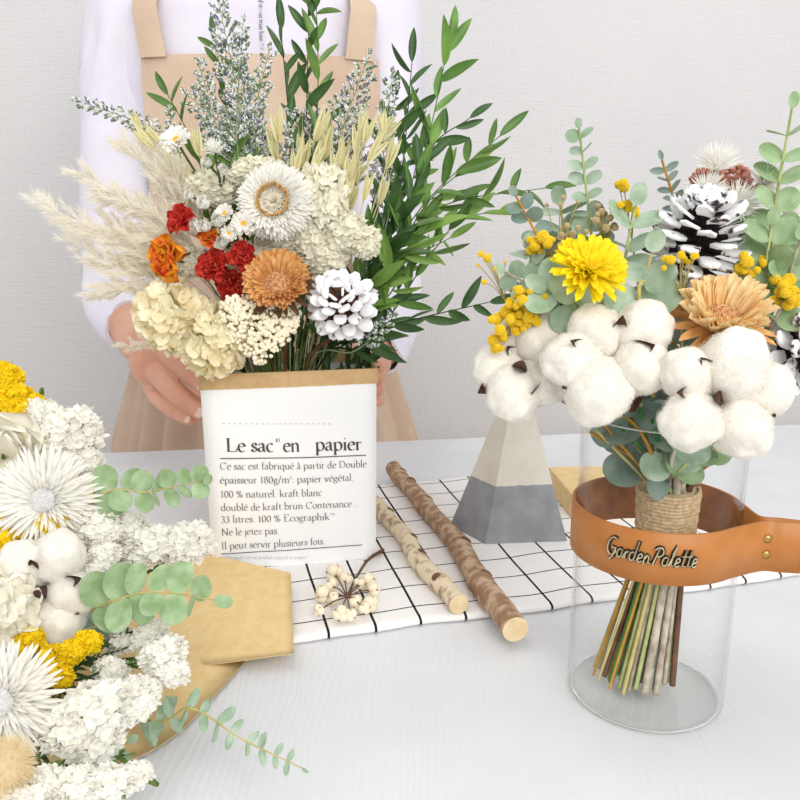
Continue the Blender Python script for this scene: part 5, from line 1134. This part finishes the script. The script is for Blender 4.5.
pyr_part(0,ts,m_conc,'grey_base',1); pyr_part(ts,.995,m_concw,'cream_top',1)
# kraft box behind pyramid
kb=[G(548,473,.03),G(572,502,.03)]
kd=nrm(kb[1]-kb[0])
bx0=thing('kraft_box','flat golden kraft box behind the vase and the pyramid','box',tuple((G(570,500,0)*[1,1,0]+np.array([.07,.06,.0004]))))
oo=np.array(bx0.location); a=np.array([kb[0][0],kb[0][1],0]); d_=np.array([kb[1][0],kb[1][1],0])
sd=nrm(np.array([math.cos(.05),math.sin(.05),0])); wd=.155
V=[]
for z in (0.0006,.03):
    for q in (d_,d_+sd*wd*.8,a+sd*wd*.72,a): V.append((q[0]-oo[0],q[1]-oo[1],z+.0085 if z>.001 else .009))
ob_=part('box_body',MB().add((np.array(V),[np.array([(3,2,1,0),(4,5,6,7),(0,1,5,4),(1,2,6,5),(2,3,7,6),(3,0,4,7)])]),smooth=False).build('box_body',m_kraftw),bx0); bm_=ob_.modifiers.new('b','BEVEL'); bm_.width=.0012; bm_.segments=2

# ------------------------------------------------------------------ person
PY=1.47
pcx=P(256,200,PY)[0]
per=thing('person','person in white shirt and beige apron standing behind the table, hands on the bag','person',(pcx,PY,-.75))
oP=np.array([pcx,PY,-.75])
def Lp(p): return np.asarray(p)-oP
def Pl(px,py,Y): return Lp(P(px,py,Y))
# body: one continuous skin surface (tapering limbs fused by remesh)
body=MB()
def limb(pts,rs,sq=1.,up=(0,0,1),n=None): 
    n_=n or max(10,6*len(pts)); pp=smooth_path(pts,n_); body.add(tube(pp,np.interp(np.linspace(0,1,len(pp)),np.linspace(0,1,len(rs)),rs),14,True,sq,up)); body.add(sphere(14,10,rs[0]),None,pts[0]); body.add(sphere(14,10,rs[-1]),None,pts[-1])
body.add((lambda g:g)(grid(lambda u,v:( (lambda z,rx,ry:(rx*math.cos(2*PI*v),ry*math.sin(2*PI*v),z))(.80+.73*u,np.interp(u,[0,.12,.35,.6,.85,.97,1],[.13,.165,.135,.155,.175,.1,.02]),np.interp(u,[0,.12,.35,.6,.85,.97,1],[.09,.11,.09,.105,.09,.05,.02]))),24,28,True)))
limb([(0,.01,1.46),(0,-.005,1.60)],[.055,.05]); 
head=sphere(28,20,1,.076,.095,.115); body.add(head,None,(0,-.02,1.690)); body.add(sphere(20,14,1,.058,.07,.07),None,(0,-.035,1.625))
body.add(tube([(0,-.112,1.710),(0,-.128,1.675)],[.009,.015],10)); body.add(sphere(10,8,.014),None,(0,-.128,1.675))
for s in(-1,1):
    body.add(sphere(12,8,1,.008,.02,.032),None,(s*.078,-.01,1.690)); body.add(sphere(10,8,.016),None,(s*.03,-.092,1.705))
body.add(sphere(12,8,1,.026,.012,.006),None,(0,-.108,1.643)); body.add(sphere(12,8,1,.024,.012,.007),None,(0,-.106,1.634))
for s in (-1,1):
    limb([(s*.085,0,.84),(s*.095,-.01,.48),(s*.09,.01,.10)],[.085,.055,.036]); body.add(tube([(s*.09,.035,.035),(s*.095,-.08,.03),(s*.10,-.16,.022)],[.034,.038,.024],14,True,.75))
# viewer-left arm: shoulder, elbow, wrist
shL=Pl(126,20,1.46); elL=Pl(118,258,1.36); wrL=Pl(140,343,1.02)
limb([np.array([-.1,0,1.455]),Pl(140,30,1.465),Pl(132,70,1.46),Pl(129,110,1.45),Pl(125,180,1.42),Pl(123,250,1.36),Pl(124,300,1.2),Pl(133,326,1.07),wrL],[.045,.045,.045,.042,.038,.033,.031,.032,.027],n=60)
BD_=0
kn=Pl(154,362,.962)                       # knuckle area
limb([wrL,Pl(150,354,.985),kn],[.026,.030,.030],.62,(0,1,0))
def finger(pts,rs): limb(pts,rs,n=16)
limbs_L=[([Pl(156,346,.965),Pl(175,361,.925),Pl(190,374,.90),Pl(204,386,.875)],[.0150,.0125,.0112,.0098]),
 ([Pl(148,360,.962),Pl(166,382,.925),Pl(184,399,.895),Pl(202,413,.872)],[.0165,.0140,.0128,.0098]),
 ([Pl(148,374,.985),Pl(156,394,.95),Pl(172,409,.915),Pl(190,419,.89)],[.0125,.0115,.0100,.0080]),
 ([Pl(150,374,1.0),Pl(164,392,.98),Pl(180,404,.96),Pl(196,412,.94)],[.0115,.0100,.0088,.0072]),
 ([Pl(156,366,1.01),Pl(172,384,1.0),Pl(188,394,.985),Pl(202,400,.97)],[.0105,.0092,.0082,.0068])]
for a_,r_2 in limbs_L: finger(a_,r_2)
# viewer-right arm reaches round the back of the bag
shR=Pl(376,20,1.47); elR=Pl(392,258,1.37); wrR=Pl(380,352,1.05)
limb([np.array([.1,0,1.455]),Pl(366,30,1.475),Pl(374,70,1.465),Pl(382,110,1.46),Pl(384,180,1.43),Pl(388,250,1.37),Pl(387,310,1.2),Pl(386,338,1.08),wrR],[.045,.045,.045,.04,.036,.03,.026,.026,.023],n=60)
knR=Pl(372,362,1.0); limb([wrR,Pl(377,358,1.02),knR],[.024,.026,.025],.62,(0,1,0))
for k in range(4): finger([knR+np.array([0,-.004,.012-.016*k]),Pl(378,362+11*k,.985),Pl(379,364+12*k,.962),Pl(378,366+12*k,.94)],[.0105-.0006*k,.0098-.0006*k,.009-.0006*k,.0078-.0006*k])
finger([knR+np.array([-.006,0,.02]),Pl(366,352,.985),Pl(360,350,.965),Pl(352,352,.945)],[.013,.0115,.010,.0085])
bo=part('body',body.build('body',m_skin),per)
rm=bo.modifiers.new('r','REMESH'); rm.mode='VOXEL'; rm.voxel_size=.0022; rm.use_smooth_shade=True
sm_=bo.modifiers.new('s','SMOOTH'); sm_.factor=.5; sm_.iterations=3
for pts_,rs_ in (limbs_L[1],limbs_L[2],limbs_L[0]):
    e=np.array(pts_[-1]); d=nrm(e-np.array(pts_[-2])); up=nrm(np.array([-.35,-1,.35])); r=rs_[-1]; c=e+d*r*.1+up*r*.84
    part('fingernail',MB().add(sphere(12,6,1,r*.85,r*.62,r*.14),FX(d,up),c).build('fingernail',m_nail),per)
# face and hair
hr=MB(); hr.add(grid(lambda u,v:( (lambda a,b:(.086*math.cos(a)*math.cos(b),-.012+.107*math.cos(a)*math.sin(b),1.695+.125*math.sin(a)))(-.75+2.3*u,math.radians(-35+250*v))),16,28)); hr.add(sphere(16,12,1,.045,.04,.045),None,(0,.1,1.690))
hr.add(grid(lambda u,v:( (lambda a,b:(.085*math.cos(a)*math.cos(b),-.014+.104*math.cos(a)*math.sin(b),1.697+.122*math.sin(a)))(.62+.95*u,2*PI*v)),10,36,True))
part('hair',hr.build('hair',m_hair),per)
for s in(-1,1): part('eye',MB().add(sphere(12,8,1,.012,.006,.006)).add(sphere(10,8,1,.0052,.003,.0052),None,(0,-.0048,0),1).build('eye',[m_white,m_hair]),per,Matrix.Translation((s*.03,-.1035,1.707))); 
# shirt : torso + two sleeves + collar
def foldn(a,z,k=0): return .004*mnoise.noise(Vector((math.cos(a)*3+k,math.sin(a)*3,z*5)))+.0025*mnoise.noise(Vector((math.cos(a)*9+k,math.sin(a)*9,z*9)))
zk=[.84,.95,1.08,1.2,1.34,1.45,1.50,1.54]; rxk=[.215,.205,.2,.21,.222,.215,.13,.064]; ryk=[.135,.13,.125,.135,.135,.12,.085,.064]
def torso(a,z,off=0):
    rx=np.interp(z,zk,rxk)+off+foldn(a,z)*min(1,(1.55-z)*8); ry=np.interp(z,zk,ryk)+off+foldn(a,z)*min(1,(1.55-z)*8)
    return (rx*math.copysign(abs(math.cos(a))**.85,math.cos(a)),ry*math.copysign(abs(math.sin(a))**.85,math.sin(a)),z)
sh=MB().add(grid(lambda u,v:torso(2*PI*v,.84+.7*u),46,80,True))
def sleeve(pts,rs,k):
    pp=smooth_path(pts,44); n=len(pp); t=tube(pp,np.interp(np.linspace(0,1,n),np.linspace(0,1,len(rs)),rs),30,False); V=t[0].copy()
    c=np.repeat(np.array(pp),30,0); d=V-c
    for i in range(len(V)):
        u=(i//30)/n; a=2*PI*(i%30)/30; V[i]+=d[i]*(.2*mnoise.noise(Vector((math.cos(a)*1.6+k,math.sin(a)*1.6,u*5)))+.05*math.sin(u*26+math.cos(a+k)*3)*min(1,u*2)+.09*mnoise.noise(Vector((math.cos(a)*4+k,math.sin(a)*4,u*14))))
    sh.add((V,t[1])); end=V[-30:]; ec=end.mean(0); sh.add((np.vstack([end,ec+(end-ec)*.86]),[gridF(2,30,True)]))
sleeve([np.array([-.085,0,1.475]),np.array([-.165,0,1.468]),Pl(136,30,1.46),Pl(129,110,1.45),Pl(125,180,1.42),Pl(123,250,1.36),Pl(124,300,1.2),Pl(133,326,1.07)],[.05,.066,.083,.082,.078,.068,.054,.036],1)
sleeve([np.array([.085,0,1.475]),np.array([.15,0,1.468]),Pl(372,30,1.47),Pl(382,110,1.46),Pl(384,180,1.43),Pl(388,250,1.37),Pl(388,310,1.2),Pl(384,342,1.09),Pl(377,354,1.035)],[.05,.066,.083,.078,.068,.055,.044,.036,.031],4)
part('shirt',sh.build('shirt',m_shirt),per)
mb=MB()
mb.add(tube([torso(a,1.535,.004) for a in np.linspace(0,2*PI,41)],.006,8,cap=False)); part('collar_band',mb.build('collar_band',m_shirt),per)
# printed line down the shirt front
tx,adv=text_tpl('and it was true love. W',.0135,.10,.05,nib=0)
V=[]
xt=Pl(259.5,20,1.33)[0]; z_hi=Pl(258,-8,1.34)[2]; z_lo=Pl(258,50,1.34)[2]
for a_,b_,_ in tx[0]:
    z=z_hi-(z_hi-z_lo)*a_/adv; x=xt-.003+b_*.8
    rx=np.interp(z,zk,rxk); an=-math.acos(max(-1,min(1,x/rx))); q=torso(an,z,.0035); V.append((x,q[1],z))
part('chest_print',MB().add((np.array(V),tx[1]),smooth=False).build('chest_print',m_inkd),per)
# apron: bib, two straps, gathered skirt
ap=MB(); zbib=Pl(250,53,PY-.145)[2]; zw=.98
def front(xw,z,off):    # point on the torso front at x
    rx=np.interp(z,zk,rxk)+off+.02; ry=np.interp(z,zk,ryk)+off; c=max(0,1-abs(min(1,abs(xw)/rx))**(2/.85))**(.85/2); return np.array([xw,-ry*c,z])
def two_side(t):
    V,F=t; 
    o=len(V); return (np.vstack([V,V+np.array([0,.0015,0])]),[F[0],F[0][:,::-1]+o])
wb_=Pl(142,60,1.34)[0]; wr_=Pl(374,60,1.34)[0]
ap.add(two_side(grid(lambda u,v:front(((wb_*(1-v)+wr_*v))*(1.06-.03*u),zw+(zbib-zw)*u,.009+.004*mnoise.noise(Vector((v*5,u*4,2)))),30,40)))
for xa,xb,xt0,xt1 in ((140,168,126,154),(345,373,350,376)):
    a0_,a1_=Pl(xa,56,1.34)[0],Pl(xb,56,1.34)[0]; b0_,b1_=Pl(xt0,-10,1.34)[0],Pl(xt1,-10,1.34)[0]
    def strapf(u,v):
        x=(a0_*(1-v)+a1_*v)*(1-min(1,u*1.6))+(b0_*(1-v)+b1_*v)*min(1,u*1.6)
        if u<.6: z=zbib-.004+(1.44-zbib)*u/.6; return front(x,z,.016)
        w=(u-.6)/.4; return np.array([x*(1-.35*w),front(x,1.44,.016)[1]*(1-w)+.1*w,1.44+.1*math.sin(w*PI)*.7+.03*w])
    ap.add(two_side(grid(strapf,24,6)))
part('apron_bib',ap.build('apron_bib',m_apron),per)
sk=MB()
zt=Pl(256,318,1.34)[2]; zbm=.12
xl=lambda z:np.interp(z,[.12,.36,.60,zt-.02,zt],[-.36,-.33,Pl(90,560,1.36)[0],Pl(136,335,1.36)[0],-.20])
def skirt(u,v):
    z=zt+(zbm-zt)*u; a=2*PI*v; zz=np.interp(z,[.12,.70,.80,zt],[.30,.275,.25,.205]); 
    rx=np.interp(u,[0,.1,.3,.6,1],[.215,.235,.278,.31,.33]); ry=np.interp(u,[0,.1,.3,.6,1],[.145,.14,.14,.145,.15]); f=(.3+min(1,u*3))*(.0085*math.sin(a*17+2*math.sin(a*3))+.006*math.sin(a*29+1)+.01*mnoise.noise(Vector((math.cos(a)*3,math.sin(a)*3,u*2))))
    return ((rx+f)*math.cos(a),(ry+f)*math.sin(a),z)
sk.add(grid(skirt,50,260,True)); part('apron_skirt',sk.build('apron_skirt',m_apron),per)
part('waist_tie',MB().add(grid(lambda u,v:tuple(np.array(torso(2*PI*v,zt-.02+.03*u,.013))*np.array([1,1,1])),5,80,True)).build('waist_tie',m_apron),per)

# ------------------------------------------------------------------ light and camera
w=bpy.data.worlds.new('World'); bpy.context.scene.world=w; w.use_nodes=True
bgn=w.node_tree.nodes['Background']; bgn.inputs[0].default_value=(.97,.985,1,1); bgn.inputs[1].default_value=.8
def area(name,loc,tgt,size,sy,power,col):
    l=bpy.data.lights.new(name,'AREA'); l.shape='RECTANGLE'; l.size=size; l.size_y=sy; l.energy=power; l.color=col
    o=bpy.data.objects.new(name,l); C.objects.link(o); o.location=loc; o.rotation_euler=(Vector(tgt)-Vector(loc)).to_track_quat('-Z','Y').to_euler(); return o
area('front_key_light',(.75,-1.3,1.35),(0,.9,.15),1.7,1.5,38,(1,.98,.95))  # unseen area light added behind the camera to brighten the bag front
area('ceiling_light',(-.5,.5,2.3),(-.1,.8,0),1.6,1.2,9,(1,.99,.97))
cam=bpy.data.cameras.new('camera'); co=bpy.data.objects.new('camera',cam); C.objects.link(co); co.location=(0,0,H); co.rotation_euler=(PI/2-PITCH,0,0)
cam.lens=36; cam.sensor_width=36; cam.sensor_height=36; cam.sensor_fit='HORIZONTAL'; cam.clip_start=.02; bpy.context.scene.camera=co
bpy.context.scene.cycles.transparent_max_bounces=32
vs=bpy.context.scene.view_settings; vs.view_transform='Standard'; vs.look='None'; vs.exposure=0; vs.gamma=1; vs.use_curve_mapping=False
